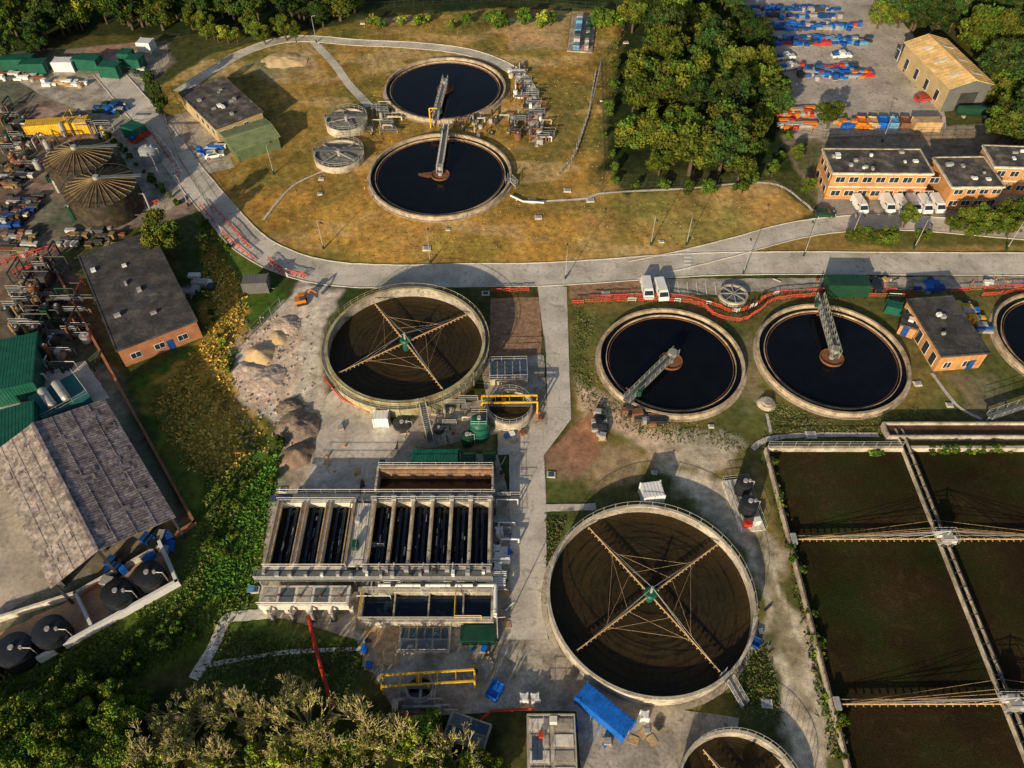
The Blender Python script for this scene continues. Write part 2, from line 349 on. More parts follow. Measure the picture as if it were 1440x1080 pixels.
w=nn(nt,'ShaderNodeTexWave',bands_direction='X'); mp=nn(nt,'ShaderNodeMapping'); mp.inputs['Rotation'].default_value=(0,0,-.35); L.new(po,mp.inputs[0]); L.new(mp.outputs[0],w.inputs[0]); w.inputs['Scale'].default_value=.13; w.inputs['Distortion'].default_value=3; w.inputs['Detail'].default_value=1; w.inputs['Detail Scale'].default_value=.12
wm=nn(nt,'ShaderNodeMapRange'); L.new(w.outputs['Fac'],wm.inputs[0]); wm.inputs[3].default_value=-.08; wm.inputs[4].default_value=.08
ws=mul(wm.outputs[0],mo.outputs['Fac']); ad=nn(nt,'ShaderNodeMath',operation='ADD'); ad.inputs[0].default_value=1; L.new(ws,ad.inputs[1])
fac=mul(mul(a1,a2),ad.outputs[0])
s=nn(nt,'ShaderNodeVectorMath',operation='SCALE'); L.new(ga.outputs['Color'],s.inputs[0]); L.new(fac,s.inputs['Scale']); L.new(s.outputs[0],bs.inputs['Base Color'])
bu=nn(nt,'ShaderNodeBump'); bu.inputs['Strength'].default_value=.4; bu.inputs['Distance'].default_value=.1; L.new(h2,bu.inputs['Height']); L.new(bu.outputs[0],bs.inputs['Normal'])
me=npmesh('ground',vs,quads,[gm],col,attr='cover')
aa=me.attributes.new('mow','FLOAT','POINT'); aa.data.foreach_set('value',mow.astype(np.float32))
g=bpy.data.objects.new('ground',me); COL.objects.link(g)
# ---------------------------------------------------------------- sheets / roads
_z=[.012]
def nz(): _z[0]+=.004; return _z[0]
def sheet(name,pts,mat,z=None,jit=.12,px=True):
    z=nz() if z is None else z
    w=[P(*p) if px else Vector((*p,0)) for p in pts]; out=[]
    for a,b in zip(w,w[1:]+w[:1]):
        k=max(1,int((b-a).length/1.0))
        for i in range(k):
            c=a.lerp(b,i/k)
            out.append((c.x+R_(-jit,jit),c.y+R_(-jit,jit),z))
    b=MB(); b.add(out,[tuple(range(len(out)))],mat)
    return b.obj(name)
def smooth(pts,k=8):
    out=[]; n=len(pts)
    for i in range(n-1):
        p0=pts[max(i-1,0)];p1=pts[i];p2=pts[i+1];p3=pts[min(i+2,n-1)]
        for j in range(k):
            t=j/k; out.append(.5*((2*p1)+(p2-p0)*t+(2*p0-5*p1+4*p2-p3)*t*t+(3*p1-p0-3*p2+p3)*t**3))
    out.append(pts[-1]); return out
def road(name,pts,wd,mat,kerbs=True,px=True):
    z=nz(); c=smooth([P(*p) if px else Vector((*p,0)) for p in pts]); b=MB(); l=[];r=[]
    for i,p in enumerate(c):
        d=(c[min(i+1,len(c)-1)]-c[max(i-1,0)]).normalized(); nrm=Vector((-d.y,d.x,0))
        j=R_(-.06,.06)
        l.append(p+nrm*(wd/2+j)+Vector((0,0,z))); r.append(p-nrm*(wd/2+j)+Vector((0,0,z)))
    n=len(c); b.add(l+r,[(i,n+i,n+i+1,i+1) for i in range(n-1)],mat)
    if kerbs:
        b.part('kerbs')
        for s_ in (l,r):
            for a,q in zip(s_,s_[1:]): b.beam(a+Vector((0,0,.04)),q+Vector((0,0,.04)),.16,.12,kerb)
    b.obj(name)
sheet('storage_yard_paving',[(1005,-60),(1235,-60),(1260,20),(1285,50),(1330,165),(1330,185),(1118,195),(1095,150),(1060,60)],yardm)
sheet('office_car_park',[(1150,262),(1440,262),(1700,262),(1700,325),(1340,318),(1150,312)],asphalt)
sheet('yard_paving',[(20,110),(235,62),(238,86),(195,135),(235,190),(280,262),(240,295),(190,305),(200,270),(140,165),(60,135)],concrete_old)
sheet('yard_paving',[(-120,690),(0,635),(75,820),(-5,870),(-120,900)],barnyard)
sheet('forecourt_paving',[(232,165),(290,150),(330,235),(290,245)],concrete_old)
sheet('lay_by_paving',[(905,392),(1040,392),(1440,388),(1700,388),(1700,404),(1360,406),(1060,410),(1000,415),(905,418)],concrete_old)
sheet('gravel_bed',[(800,398),(900,394),(902,418),(802,420)],soil)
sheet('gravel_bed',[(690,420),(760,418),(762,502),(688,506)],soil)
road('service_road',[(150,100),(185,140),(222,185),(262,240),(312,300),(352,342),(405,370),(470,385),(560,389),(660,387),(760,386),(850,381),(930,375),(1020,371),(1150,370),(1300,371),(1560,372)],6.6,concrete)
road('office_road',[(890,380),(965,364),(1040,345),(1110,326),(1175,316),(1250,313),(1340,318),(1560,338)],5,concrete)
road('upper_access_path',[(252,130),(300,98),(345,73),(395,57),(440,55),(500,60),(580,64),(650,72),(700,88),(735,110),(750,145),(755,200)],3.3,concrete)
road('connecting_path',[(440,58),(470,90),(490,118),(520,150)],2.2,concrete,False)
sheet('central_roadway',[(756,404),(770,400),(797,404),(800,500),(803,590),(765,640),(768,700),(769,890),(775,920),(700,990),(650,1000),(668,960),(700,905),(717,880),(716,640),(700,640),(700,600),(770,592),(768,500)],concrete,jit=.04)
sheet('works_apron',[(380,690),(500,690),(530,630),(700,640),(717,700),(718,890),(640,950),(520,945),(500,900),(395,868),(362,862)],concrete_old,jit=.05)
sheet('works_apron',[(500,900),(775,900),(870,985),(970,1000),(1040,1010),(1020,1120),(820,1120),(810,1000),(720,1000),(560,1010)],concrete_old,jit=.05)
sheet('pump_pavement',[(560,578),(700,560),(700,610),(560,640)],concrete_old)
sheet('tank_surround',[(675,505),(765,500),(770,600),(690,600)],concrete_old)
sheet('yard_paving',[(470,545),(560,600),(540,690),(470,690),(440,600)],dustcon,jit=.4)
road('kerbed_footpath',[(398,862),(345,866),(318,872),(300,910),(272,955)],1.5,whitec,False)
road('narrow_footpath',[(295,935),(400,918),(520,912)],.6,whitec,False)
road('narrow_footpath',[(762,715),(838,713)],1.2,concrete,False)
road('narrow_footpath',[(1058,632),(1080,618),(1140,612),(1235,612)],.9,concrete,False)
road('narrow_footpath',[(1078,582),(1084,610)],.5,concrete,False)
road('narrow_footpath',[(1310,525),(1345,570),(1380,590)],.6,concrete,False)
road('lawn_footpath',[(735,285),(820,280),(850,272),(960,266),(1080,258),(1130,285),(1142,298)],.6,whitec,False)
road('lawn_footpath',[(370,310),(412,262),(470,235)],.5,concrete,False)
b=MB()
for i in range(6):
    y=350+i*5.2; b.add([P(962,y,.13),P(972,y,.13),P(972,y+2.8,.13),P(962,y+2.8,.13)],[(0,1,2,3)],line)
for i in range(8):
    x=940+i*13; a=P(x,396,.13);c=P(x+2,414,.13); b.beam(a,c,.14,.01,line)
b.obj('road_markings')
# ---------------------------------------------------------------- trees
def leaves(lob,n,leaf,seed,up=.25,shell=.7):
    r=np.random.default_rng(seed); k=len(lob); lob=np.array(lob)
    w=lob[:,3]**2; idx=r.choice(k,n,p=w/w.sum()); d=r.normal(size=(n,3)); d[:,2]+=up; d/=np.linalg.norm(d,axis=1)[:,None]
    rr=lob[idx,3]*(shell+(1.18-shell)*r.random(n)); ctr=lob[idx,:3]+d*rr[:,None]*np.array([1,1,.8])
    nrm=d+r.normal(size=(n,3))*.6; nrm/=np.linalg.norm(nrm,axis=1)[:,None]
    t=np.cross(nrm,r.normal(size=(n,3))); t/=np.linalg.norm(t,axis=1)[:,None]; bt=np.cross(nrm,t)
    s=leaf*(.5+r.random(n))[:,None]; asp=.7
    v=np.stack([ctr-t*s*.5,ctr-bt*s*asp*.5,ctr+t*s*.5,ctr+bt*s*asp*.5],1).reshape(-1,3)
    lt=.7+.6*r.random(k); hue=r.random(k)
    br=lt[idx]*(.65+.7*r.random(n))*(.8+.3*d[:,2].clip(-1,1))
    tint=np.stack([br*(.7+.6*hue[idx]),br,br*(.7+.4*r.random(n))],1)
    return v,np.repeat(tint,4,0)
def treemesh(name,seed,R,Ht,n,leaf,mat,k=20,barkm=None,sparse=.55,flat=.75):
    random.seed(seed); lob=[]; cz=Ht*.58; b=MB(); bm_=barkm or bark; ex=R_(.85,1.2)
    for i in range(k):
        a=R_(0,6.283); q=random.random()**.45*.85; zz=R_(-.6,.9)
        q*=math.sqrt(max(0.12,1-zz*zz*.75)); lr=R*R_(.14,.34)
        lob.append((R*ex*q*math.cos(a),R/ex*q*math.sin(a),cz+zz*Ht*.38*flat/.75,lr))
    lob.append((0,0,cz,R*.5))
    b.tube((0,0,0),(0,0,Ht*.35),R*.085,bm_,7,R*.06); b.tube((0,0,Ht*.35),(R*.05,0,Ht*.7),R*.06,bm_,6,R*.025)
    for l in lob: b.tube((0,0,Ht*R_(.25,.5)),(l[0],l[1],l[2]),R*.03,bm_,4,R*.008)
    p=b.parts['body']; qf=[f for f in p['f'] if len(f)==4]
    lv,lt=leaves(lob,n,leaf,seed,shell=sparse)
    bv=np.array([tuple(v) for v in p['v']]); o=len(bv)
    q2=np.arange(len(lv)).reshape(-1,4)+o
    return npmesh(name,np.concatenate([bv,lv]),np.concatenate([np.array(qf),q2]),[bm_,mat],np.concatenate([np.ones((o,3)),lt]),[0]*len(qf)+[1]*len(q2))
T_A=[treemesh('broadleaf_crown',s,R0,h0,6500,.52,leaf_g,38) for s,R0,h0 in ((1,5,11),(2,5.6,10),(3,4.6,12.5),(31,5.2,9.5))]
T_D=[treemesh('dark_crown',s,R0,h0,6000,.55,leaf_d,34) for s,R0,h0 in ((4,5,12),(5,5.5,11),(6,4.4,13))]
T_Y=[treemesh('yellow_crown',s,4.5,9,4200,.5,leaf_y,26,sparse=.3) for s in (7,8)]
T_F=[treemesh('foreground_crown',s,4.8,9,6500,.50,leaf_f,40) for s in (41,42,43)]
T_S=[treemesh('shrub_crown',s,2,3,1500,.36,leaf_s,14,flat=.9) for s in (9,10)]
T_SY=[treemesh('dry_shrub_crown',s,2,2.6,1300,.34,leaf_y,14,flat=.9) for s in (12,13)]
random.seed(5)
def put(name,meshes,p,s,parent=None,sz=None):
    o=bpy.data.objects.new(name,random.choice(meshes)); COL.objects.link(o)
    o.location=(p.x,p.y,0); o.rotation_euler=(0,0,R_(0,6.28)); q=s*R_(.88,1.12); o.scale=(q,q,(sz or s)*R_(.85,1.15))
    if parent: o.parent=parent
    return o
clump=[P(a,b)[:2] for a,b in ((872,40),(905,-40),(1030,-60),(1062,60),(1090,120),(1108,225),(1060,268),(960,272),(868,262),(852,215),(866,120))]
placed=[]; tries=0
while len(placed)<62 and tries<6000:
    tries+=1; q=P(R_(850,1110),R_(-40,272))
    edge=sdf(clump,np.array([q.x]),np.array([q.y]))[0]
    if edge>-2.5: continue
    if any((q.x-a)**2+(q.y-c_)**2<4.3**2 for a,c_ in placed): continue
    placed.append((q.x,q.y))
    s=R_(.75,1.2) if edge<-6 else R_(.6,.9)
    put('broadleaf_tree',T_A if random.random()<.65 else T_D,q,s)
for i in range(30):
    t=i/30*len(clump); a=clump[int(t)%len(clump)]; c_=clump[(int(t)+1)%len(clump)]; f_=t%1
    put('shrub',T_S,Vector((a[0]+(c_[0]-a[0])*f_+R_(-1,1),a[1]+(c_[1]-a[1])*f_+R_(-1,1),0)),R_(.5,1.1))
for px,py,s in [(1167,168,.6),(232,340,.9),(1275,310,.45),(1255,333,.4),(1298,335,.38),(1225,335,.35),(1355,312,.5),(1380,310,.55),(1405,308,.55),(1432,305,.6),(1370,326,.4),(1420,325,.4),(1120,218,.3),(1135,265,.3),(1195,335,.3),(1392,322,.42),(1340,318,.35),(1208,332,.32),(1240,336,.36)]:
    put('broadleaf_tree',T_A,P(px,py,4*s),s)
for px,py in [(218,135),(230,158)]: put('cypress_tree',T_D,P(px,py,3),.42,sz=.8)
wd=bpy.data.objects.new('woodland',None); COL.objects.link(wd)
def band(xr,yr,n,ms,s):
    for i in range(n):
        put('woodland_tree',ms,P(R_(*xr),R_(*yr),6),s*R_(.7,1.25),wd)
band((-80,120),(-12,25),22,T_D+T_A,1); band((0,230),(-15,14),26,T_A+T_D+T_Y,.9); band((-60,60),(20,58),10,T_D,.8); band((230,520),(-18,8),26,T_A+T_D,.85)
band((240,420),(10,32),16,T_A+T_Y,.45); band((520,880),(0,10),26,T_S+T_SY,1.1)
band((1240,1480),(-20,10),24,T_D,1); band((1290,1460),(10,30),10,T_D,.9); band((1385,1480),(30,110),18,T_D+T_A,1); band((1410,1480),(110,175),12,T_D+T_A,.8); band((1240,1290),(-20,15),4,T_A,.6)
bw=bpy.data.objects.new('foreground_trees',None); COL.objects.link(bw)
def band2(xr,yr,n,ms,s):
    for i in range(n): put('foreground_tree',ms,P(R_(*xr),R_(*yr),3),s*R_(.7,1.2),bw)
band2((-40,200),(990,1110),32,T_F,.5); band2((180,520),(1050,1110),14,T_F+T_Y,.42); band2((480,600),(1015,1100),14,T_F+T_Y,.42); band2((600,720),(1065,1110),9,T_F,.38); band2((-40,90),(965,1000),6,T_F,.4); band2((90,200),(955,985),6,T_F,.34)
def twiggy(name,seed):
    random.seed(seed); b=MB()
    def br(p,d,l,r,k):
        q=p+d*l; b.tube(p,q,r,twig,4,r*.65)
        if k==0: return
        for i in range(3 if k>1 else 4):
            nd=(d+Vector((R_(-.5,.5),R_(-.5,.5),R_(-.15,.35)))).normalized(); br(q,nd,l*R_(.65,.9),r*.70,k-1)
    for i in range(6): br(Vector((R_(-.6,.6),R_(-.6,.6),0)),Vector((R_(-.9,.9),R_(-.9,.9),1)).normalized(),1.8,.15,4)
    p=b.parts['body']; qf=[f for f in p['f'] if len(f)==4]; bv=np.array(p['v']); o=len(bv)
    tips=bv[rng.choice(o,150)]; lob=[(t[0],t[1],t[2],.45) for t in tips if t[2]>1.2]
    lv,lt=leaves(lob,800,.22,seed,shell=.1); q2=np.arange(len(lv)).reshape(-1,4)+o
    return npmesh(name,np.concatenate([bv,lv]),np.concatenate([np.array(qf),q2]),[twig,leaf_y],np.concatenate([np.ones((o,3)),lt]),[0]*len(qf)+[1]*len(q2))
TW=[twiggy('willow_crown',s) for s in (21,22,23)]
random.seed(8)
for px,py in [(240,1000),(285,1005),(335,1012),(380,1000),(430,1018),(350,1055),(260,1055),(470,1045),(520,1030),(560,1060),(410,1065),(300,1085),(220,1085),(640,1075),(500,1085),(190,1045)]: put('willow_tree',TW,P(px,py,2.5),R_(.75,1.1))
def scatter(name,poly,n,size,cols,zs=.5):
    w=[P(a,b)[:2] for a,b in poly]; ax=[q[0] for q in w]; ay=[q[1] for q in w]; r=np.random.default_rng(len(poly)*n)
    xs=r.uniform(min(ax),max(ax),n*3); ys=r.uniform(min(ay),max(ay),n*3); cl=fbm(xs,ys,.3,3)+.5
    k=(sdf(w,xs,ys)+r.random(n*3)*2.5<0)&(cl+r.random(n*3)*.5>.64); xs=xs[k][:n]; ys=ys[k][:n]; m=len(xs)
    if m==0: return None
    a=r.uniform(0,6.28,m); s=size*(.5+r.random(m)); lx=r.normal(size=m)*.5*s; ly=r.normal(size=m)*.5*s; h=s*zs*(.6+r.random(m)); dx=np.cos(a)*s*.35; dy=np.sin(a)*s*.35
    z0=np.zeros(m)
    v=np.stack([np.stack([xs-dx,ys-dy,z0],1),np.stack([xs+dx,ys+dy,z0],1),np.stack([xs+dx*.5+lx,ys+dy*.5+ly,h],1),np.stack([xs-dx*.8+lx,ys-dy*.8+ly,h*.8],1)],1).reshape(-1,3)
    c=np.array(cols)[r.integers(0,len(cols),m)]*(.6+.8*r.random(m))[:,None]*(.7+1.2*(fbm(xs,ys,.12,3)+.25))[:,None]
    return v,np.repeat(c.clip(0,.8),4,0)
G=[scatter('g',[(275,290),(350,360),(330,340),(300,470),(290,470)],3000,.42,[(.10,.14,.02),(.2,.16,.04)]),
   scatter('g',[(290,660),(385,640),(390,700),(360,850),(300,900),(200,960),(-60,1000),(-20,950),(250,830),(275,740)],34000,.38,[(.09,.15,.022),(.12,.17,.028),(.055,.10,.016),(.17,.17,.045)],.4),
   scatter('g',[(275,320),(350,400),(350,450),(325,500),(330,560),(385,630),(300,690),(240,640),(205,570),(290,470)],16000,.46,[(.75,.46,.10),(.6,.36,.07),(.30,.24,.045),(.20,.19,.04)],.4),
   scatter('g',[(385,700),(400,640),(385,640),(340,690),(300,770),(270,850),(350,840)],10000,.5,[(.07,.18,.024),(.10,.20,.03)],.4),
   scatter('g',[(300,880),(520,900),(500,1000),(270,960)],9000,.36,[(.09,.13,.028),(.14,.14,.045)],.35),
   scatter('g',[(800,430),(845,440),(830,500),(860,560),(1040,610),(1060,640),(900,620),(830,590),(800,540)],7000,.3,[(.11,.13,.033),(.18,.16,.065)],.35),
   scatter('g',[(1080,560),(1180,598),(1290,570),(1380,600),(1060,635)],6000,.3,[(.11,.13,.033),(.18,.16,.065)],.35),
   scatter('g',[(225,125),(300,80),(420,50),(560,22),(895,18),(880,60),(850,230),(880,280),(1080,262),(1140,300),(900,368),(520,376),(340,305)],16000,.3,[(.46,.29,.08),(.18,.16,.04),(.34,.23,.06)],.25),
   scatter('g',[(1085,690),(1110,700),(1190,1070),(1165,1070)],4000,.35,[(.09,.14,.024),(.13,.12,.04)],.5),
   scatter('g',[(1030,900),(1080,900),(1105,1020),(1030,1010)],2500,.32,[(.08,.12,.025),(.13,.12,.05)],.4),
   scatter('g',[(765,720),(800,725),(775,800),(763,800)],1500,.3,[(.08,.11,.025),(.13,.12,.05)],.4)]
G=[x for x in G if x]
v=np.concatenate([x[0] for x in G]); c=np.concatenate([x[1] for x in G])
o=bpy.data.objects.new('grass',npmesh('grass',v,np.arange(len(v)).reshape(-1,4),[grassb],c)); COL.objects.link(o)
for pts,n in [([(140,180),(250,290)],24),([(1083,650),(1190,1070)],36),([(1310,636),(1440,634)],24),([(1215,640),(1240,638)],4),([(275,300),(330,360)],8),([(310,470),(335,560)],8),([(285,300),(300,460)],8),([(395,620),(385,700)],8)]:
    a,bq=P(*pts[0]),P(*pts[1])
    for i in range(n):
        p=a.lerp(bq,random.random()); p.x+=R_(-.5,.5); put('shrub',T_S if random.random()<.8 else T_SY,p,R_(.2,.45))
gpoly=[P(a,b_)[:2] for a,b_ in ((290,690),(345,600),(395,640),(388,700),(350,810),(290,880),(130,930),(250,840),(280,750))]
cnt=0
while cnt<170:
    q=P(R_(120,400),R_(600,935))
    if sdf(gpoly,np.array([q.x]),np.array([q.y]))[0]<-.6 and vn(np.array(q.x),np.array(q.y),.22)+R_(0,.4)>.62:
        s=R_(.15,.5); put('shrub',T_S if random.random()<.88 else T_SY,q,s,sz=s*R_(.6,.9))
    cnt+=1
for i in range(26):
    t=random.random(); put('shrub',T_S,P(80+t*190+R_(0,30),965-t*95+R_(0,25)),R_(.3,.6))
# ---------------------------------------------------------------- tanks
def clarifier(c,R,direc,zt=1.0,scum=False,tall=False,bm=None,ext=.6):
    b=MB(at(c)); bm=bm or bridgem
    b.part('wall'); b.ring(R-.42,R,0,zt,rimc,96)
    b.ring(R-1.45,R-1.34,0,zt-.4,rimc,96); b.ring(R+.02,R+.45,0,.06,concrete_old,96)
    b.part('water'); b.disc(R-.40,zt-.75,darkwater,96)
    b.part('weir'); b.ring(R-1.85,R-1.77,0,zt-.62,rust,96)
    if scum:
        b.part('scum')
        for k in range(5): 
            cx,cy,s0=-3.4+R_(-1.2,1.2),.3+R_(-.8,.8),R_(.4,1.2); b.add([(cx+s0*math.cos(t)*R_(.6,1.3),cy+s0*.7*math.sin(t)*R_(.5,1.3),zt-.7+k*.004) for t in np.linspace(0,6.1,16)],[tuple(range(16))],rust)
    b.part('centre_well'); b.ring(1.9,2.02,zt-.8,zt-.4,rust,32); b.disc(1.9,zt-.6,rust,32); b.cyl(0,0,zt-.6,zt+1.2,.5,bm,n=16); b.cyl(0,0,zt+1.2,zt+1.8,.8,bm,n=16)
    b.part('bridge'); d=Vector(direc).normalized(); n=Vector((-d.y,d.x)); Lb=R+ext; zb=zt+.7
    def q(s,t,z): return (d.x*s+n.x*t,d.y*s+n.y*t,z)
    b.beam(q(-1.2,0,zb),q(Lb,0,zb),1.1,.14,grate)
    hh=1.7 if tall else 1.1
    for sd in (-.6,.6):
        b.beam(q(-1.2,sd,zb),q(Lb,sd,zb),.12,.3,bm); b.beam(q(-1.2,sd,zb+hh),q(Lb,sd,zb+hh),.1,.1,bm); b.beam(q(-1.2,sd,zb+hh*.5),q(Lb,sd,zb+hh*.5),.05,.05,bm)
        k=int(Lb/1.3)
        for i in range(k+1):
            s=-1.2+(Lb+1.2)*i/k; b.beam(q(s,sd,zb),q(s,sd,zb+hh),.08,.08,bm)
            if i<k and tall: b.beam(q(s,sd,zb),q(s+(Lb+1.2)/k,sd,zb+hh),.07,.07,bm)
    b.cbox(*q(R-.2,0,zt)[:2],zt,1.4,1.4,.6,dsteel,math.atan2(d.y,d.x)); b.cbox(*q(R-1.5,.9,zb)[:2],zb,.6,.5,1.2,greend)
    if ext>1: 
        for s_ in (-.5,.5): b.beam(q(Lb-.2,s_,0),q(Lb-.2,s_,zb),.15,.15,bm)
    b.part('scraper'); b.beam(q(1.5,0,zt-.45),q(R-2.2,0,zt-.45),.12,.2,rust)
    b.beam(q(R-2.4,-2.2,zt-.5),q(R-2.4,.6,zt-.5),.15,.15,rust)
    return b.obj('clarifier_tank')
c1,r1=circ(520,718,187,305,1); clarifier(c1,r1,(0.03,1),scum=True,tall=True,bm=steel,ext=2.4)
c2,r2=circ(541,711,80,168,1); clarifier(c2,r2,(-.08,-1),tall=True,bm=steel,ext=1.5)
c3,r3=circ(841,1047,433,585,1); e=P(885,562,1)-P(943,505,1); clarifier(c3,r3,(e.x,e.y))
c4,r4=circ(1062,1280,427,582,1); clarifier(c4,r4,(.06,1),tall=True)
c5=P(1508,480,1); c5.z=0; clarifier(c5,12.7,(.5,1))
tkring=M('media_ring_stain',(.062,.040,.016),.6,.6,.5,3,spec=.2)
tkarc=M('media_wet_ring',(.028,.019,.008),.5,.5,.5,3,spec=.2)
def tricke(c,R,zt,arms,name='round_filter_tank',depth=1.5,col_=None):
    b=MB(at(c)); W=.42 if zt>3 else .3
    b.part('wall'); b.lathe(0,0,[(R,0),(R,zt-.25)],col_ or olive,96); b.ring(R-W,R+.1,zt-.25,zt,rimp if zt<3 else olive,96); b.lathe(0,0,[(R-W,zt-.2),(R-W,zt-depth-.2)],concrete_old,96)
    if zt>3: 
        b.ring(R+.2,R+.75,zt-.9,zt-.82,grate,96)
        for i in range(60):
            t=i*math.pi/30; p=(math.cos(t)*(R+.72),math.sin(t)*(R+.72)); b.tube((*p,zt-.85),(*p,zt+.2),.035,olive,4)
            b.tube((math.cos(t)*R,math.sin(t)*R,zt-1.6),(math.cos(t)*(R+.7),math.sin(t)*(R+.7),zt-.9),.05,olive,4)
        for zz in (zt-.3,zt+.2): b.ring(R+.70,R+.76,zz,zz+.05,olive,96)
        for i in range(24): t=i*math.pi/12; b.beam((math.cos(t)*(R+.06),math.sin(t)*(R+.06),0),(math.cos(t)*(R+.06),math.sin(t)*(R+.06),zt-.3),.12,.12,olive)
    else:
        b.ring(R+.05,R+.8,0,.08,concrete_old,96)
        for i in range(48):
            t=i*math.pi/24; b.tube((math.cos(t)*(R+.05),math.sin(t)*(R+.05),zt),(math.cos(t)*(R+.05),math.sin(t)*(R+.05),zt+.9),.03,steel,4)
        b.ring(R+.03,R+.08,zt+.88,zt+.93,steel,96)
    b.part('filter_surface'); b.disc(R-W-.01,zt-depth,tankfloor,96)
    b.part('rings')
    for k in range(2,int(R-1)):
        if random.random()<.6: q=k+R_(-.3,.3); b.ring(q-R_(.02,.04),q+.02,zt-depth,zt-depth+.02,tkring,80)
        q=k+R_(.2,.7); b.ring(q-R_(.05,.5),q+.03,zt-depth,zt-depth+.012,tkarc,80)
    b.part('centre_column'); b.cyl(0,0,zt-depth,zt+.2,.6,greenp,n=16); b.cyl(0,0,zt+.2,zt+.5,.95,greenp,n=16,r2=.75); b.cyl(0,0,zt+.5,zt+1.9,.2,steel,n=8)
    b.part('arms')
    for k in range(4):
        t=arms+k*math.pi/2; d=Vector((math.cos(t),math.sin(t),0)); n=Vector((-d.y,d.x,0)); za=Vector((0,0,zt-.35))
        b.tube(d*.7+za,d*(R-1.0)+za,.13,timber,8,.09)
        j=1.4
        while j<R-1: 
            b.cbox(*(d*j)[:2],zt-.62,.14,.4,.14,timber,t); j+=.75
        for s_ in (-1,1):
            b.tube(d*(R*.6)+za,n*(s_*R*.28)+d*.2+za,.018,timber,4)
        b.tube(Vector((0,0,zt+1.8)),d*(R*.55)+za,.02,steel,4); b.tube(Vector((0,0,zt+1.8)),d*(R*.85)+za,.02,steel,4)
        d2=Vector((math.cos(t+math.pi/2),math.sin(t+math.pi/2),0)); b.tube(d*(R*.55)+za,d2*(R*.55)+za,.018,timber,4)
    return b.obj(name)
cA,rA=circ(458,682,403,566,4); e=P(478,522,3.5)-P(570,480,3.5); tricke(cA,rA,4,math.atan2(e.y,e.x),depth=2)
cC,rC=circ(773,1057,710,983,2.5); e=P(1003,765,2)-P(910,835,2); tricke(cC,rC,2.5,math.atan2(e.y,e.x),col_=wallc)
cD=P(1043,1122,1.5); cD.z=0; tricke(cD,7.3,1.8,.6,col_=wallc)
def stairs(p,ang,h,name='access_stairs',w=1.0,mat=None):
    b=MB(at(p,ang)); n=int(h/.2); mat=mat or steel
    for i in range(n): b.box(i*.27,-w/2,h-.2*(i+1),i*.27+.29,w/2,h-.2*(i+1)+.05,grate)
    for s_ in (-w/2,w/2):
        b.beam((0,s_,h-.1),(n*.27,s_,.05),.06,.2,mat); b.beam((0,s_,h+.9),(n*.27,s_,1.0),.06,.06,mat); b.beam((0,s_,h+.45),(n*.27,s_,.55),.04,.04,mat)
        for i in range(0,n+1,4): b.tube((i*.27,s_,h-.2*i),(i*.27,s_,h-.2*i+1),.035,mat,4)
    b.box(-1.3,-w/2-.1,h-.1,0,w/2+.1,h,grate)
    for x in (-1.2,-.1):
        for y in (-w/2,w/2): b.tube((x,y,0),(x,y,h+1),.05,mat,4)
    b.obj(name)
stairs(Vector((cA.x+4,cA.y-rA*.95-1.2,0)),-1.3,3.4); stairs(Vector((cC.x+8.6,cC.y-rC*.83,0)),-.9,2.3)
stairs(Vector((c1.x+r1*.95+.8,c1.y-3,0)),-.5,1.2)
pmedia=M('pale_media',(.24,.22,.19),.9,.3,1,5)
def small_round(xl,xr,yt,yb,z,arms):
    c,r=circ(xl,xr,yt,yb,z); b=MB(at(c)); b.part('wall'); b.ring(r-.3,r,0,z,wallc,48); b.part('media'); b.disc(r-.3,z-.5,pmedia,48)
    b.part('rails'); 
    for i in range(24):
        t=i*math.pi/12; b.tube((r*math.cos(t),r*math.sin(t),z),(r*math.cos(t),r*math.sin(t),z+1.1),.04,steel,4)
    b.ring(r-.04,r+.04,z+1.06,z+1.12,steel,48); b.ring(r-.03,r+.03,z+.55,z+.6,steel,48)
    b.part('arms')
    for k in range(4):
        t=arms+k*math.pi/2; b.beam((0,0,z+.2),(math.cos(t)*(r-.4),math.sin(t)*(r-.4),z+.2),.25,.2,steel)
    b.cyl(0,0,0,z+1,.4,steel,n=12); b.beam((-r,0,z+.9),(r,0,z+.9),.9,.1,grate)
    b.obj('small_round_tank')
small_round(457,517,152,184,2,.4); small_round(443,510,196,236,1.5,.9)
# ---------------------------------------------------------------- right-hand filter beds
b=MB(); b.part('beds')
x0,xm,x1,y1,y0=39.8,61.3,84,71,12
zb=.25
for (a,c_) in ((x0,xm),(xm,x1)): b.add([(a,y0,zb),(c_,y0,zb),(c_,y1,zb),(a,y1,zb)],[(0,1,2,3)],bedmat)
b.part('walls')
b.box(x0-.45,y0,0,x0,y1+.3,1.0,wallc); b.box(x0,y1,0,xm-.6,y1+.5,1.2,wallc); b.box(xm+.6,y1,0,x1,y1+.5,1.2,wallc)
b.box(xm-.62,y0,0,xm-.42,y1+4,1.1,wallc); b.box(xm+.42,y0,0,xm+.62,y1+4,1.1,wallc); b.box(xm-.42,y0,.2,xm+.42,y1+4,.5,bedmat)
b.box(x1,y0,0,x1+.4,y1+4,1.0,wallc)
b.box(xm-2,y1+2.2,0,x1,y1+2.5,1.3,wallc); b.box(xm-2,y1+4.8,0,x1,y1+5.1,1.3,wallc); b.add([(xm-2,y1+2.5,.8),(x1,y1+2.5,.8),(x1,y1+4.8,.8),(xm-2,y1+4.8,.8)],[(0,1,2,3)],M('rusty_water',(.08,.04,.022),.4,.3,.5,2)); b.box(xm-2.3,y1+2.2,0,xm-2,y1+5.1,1.3,wallc)
b.part('rails')
for x in (xm-.52,xm+.52): b.beam((x,y0,1.2),(x,y1+2,1.2),.1,.12,dsteel)
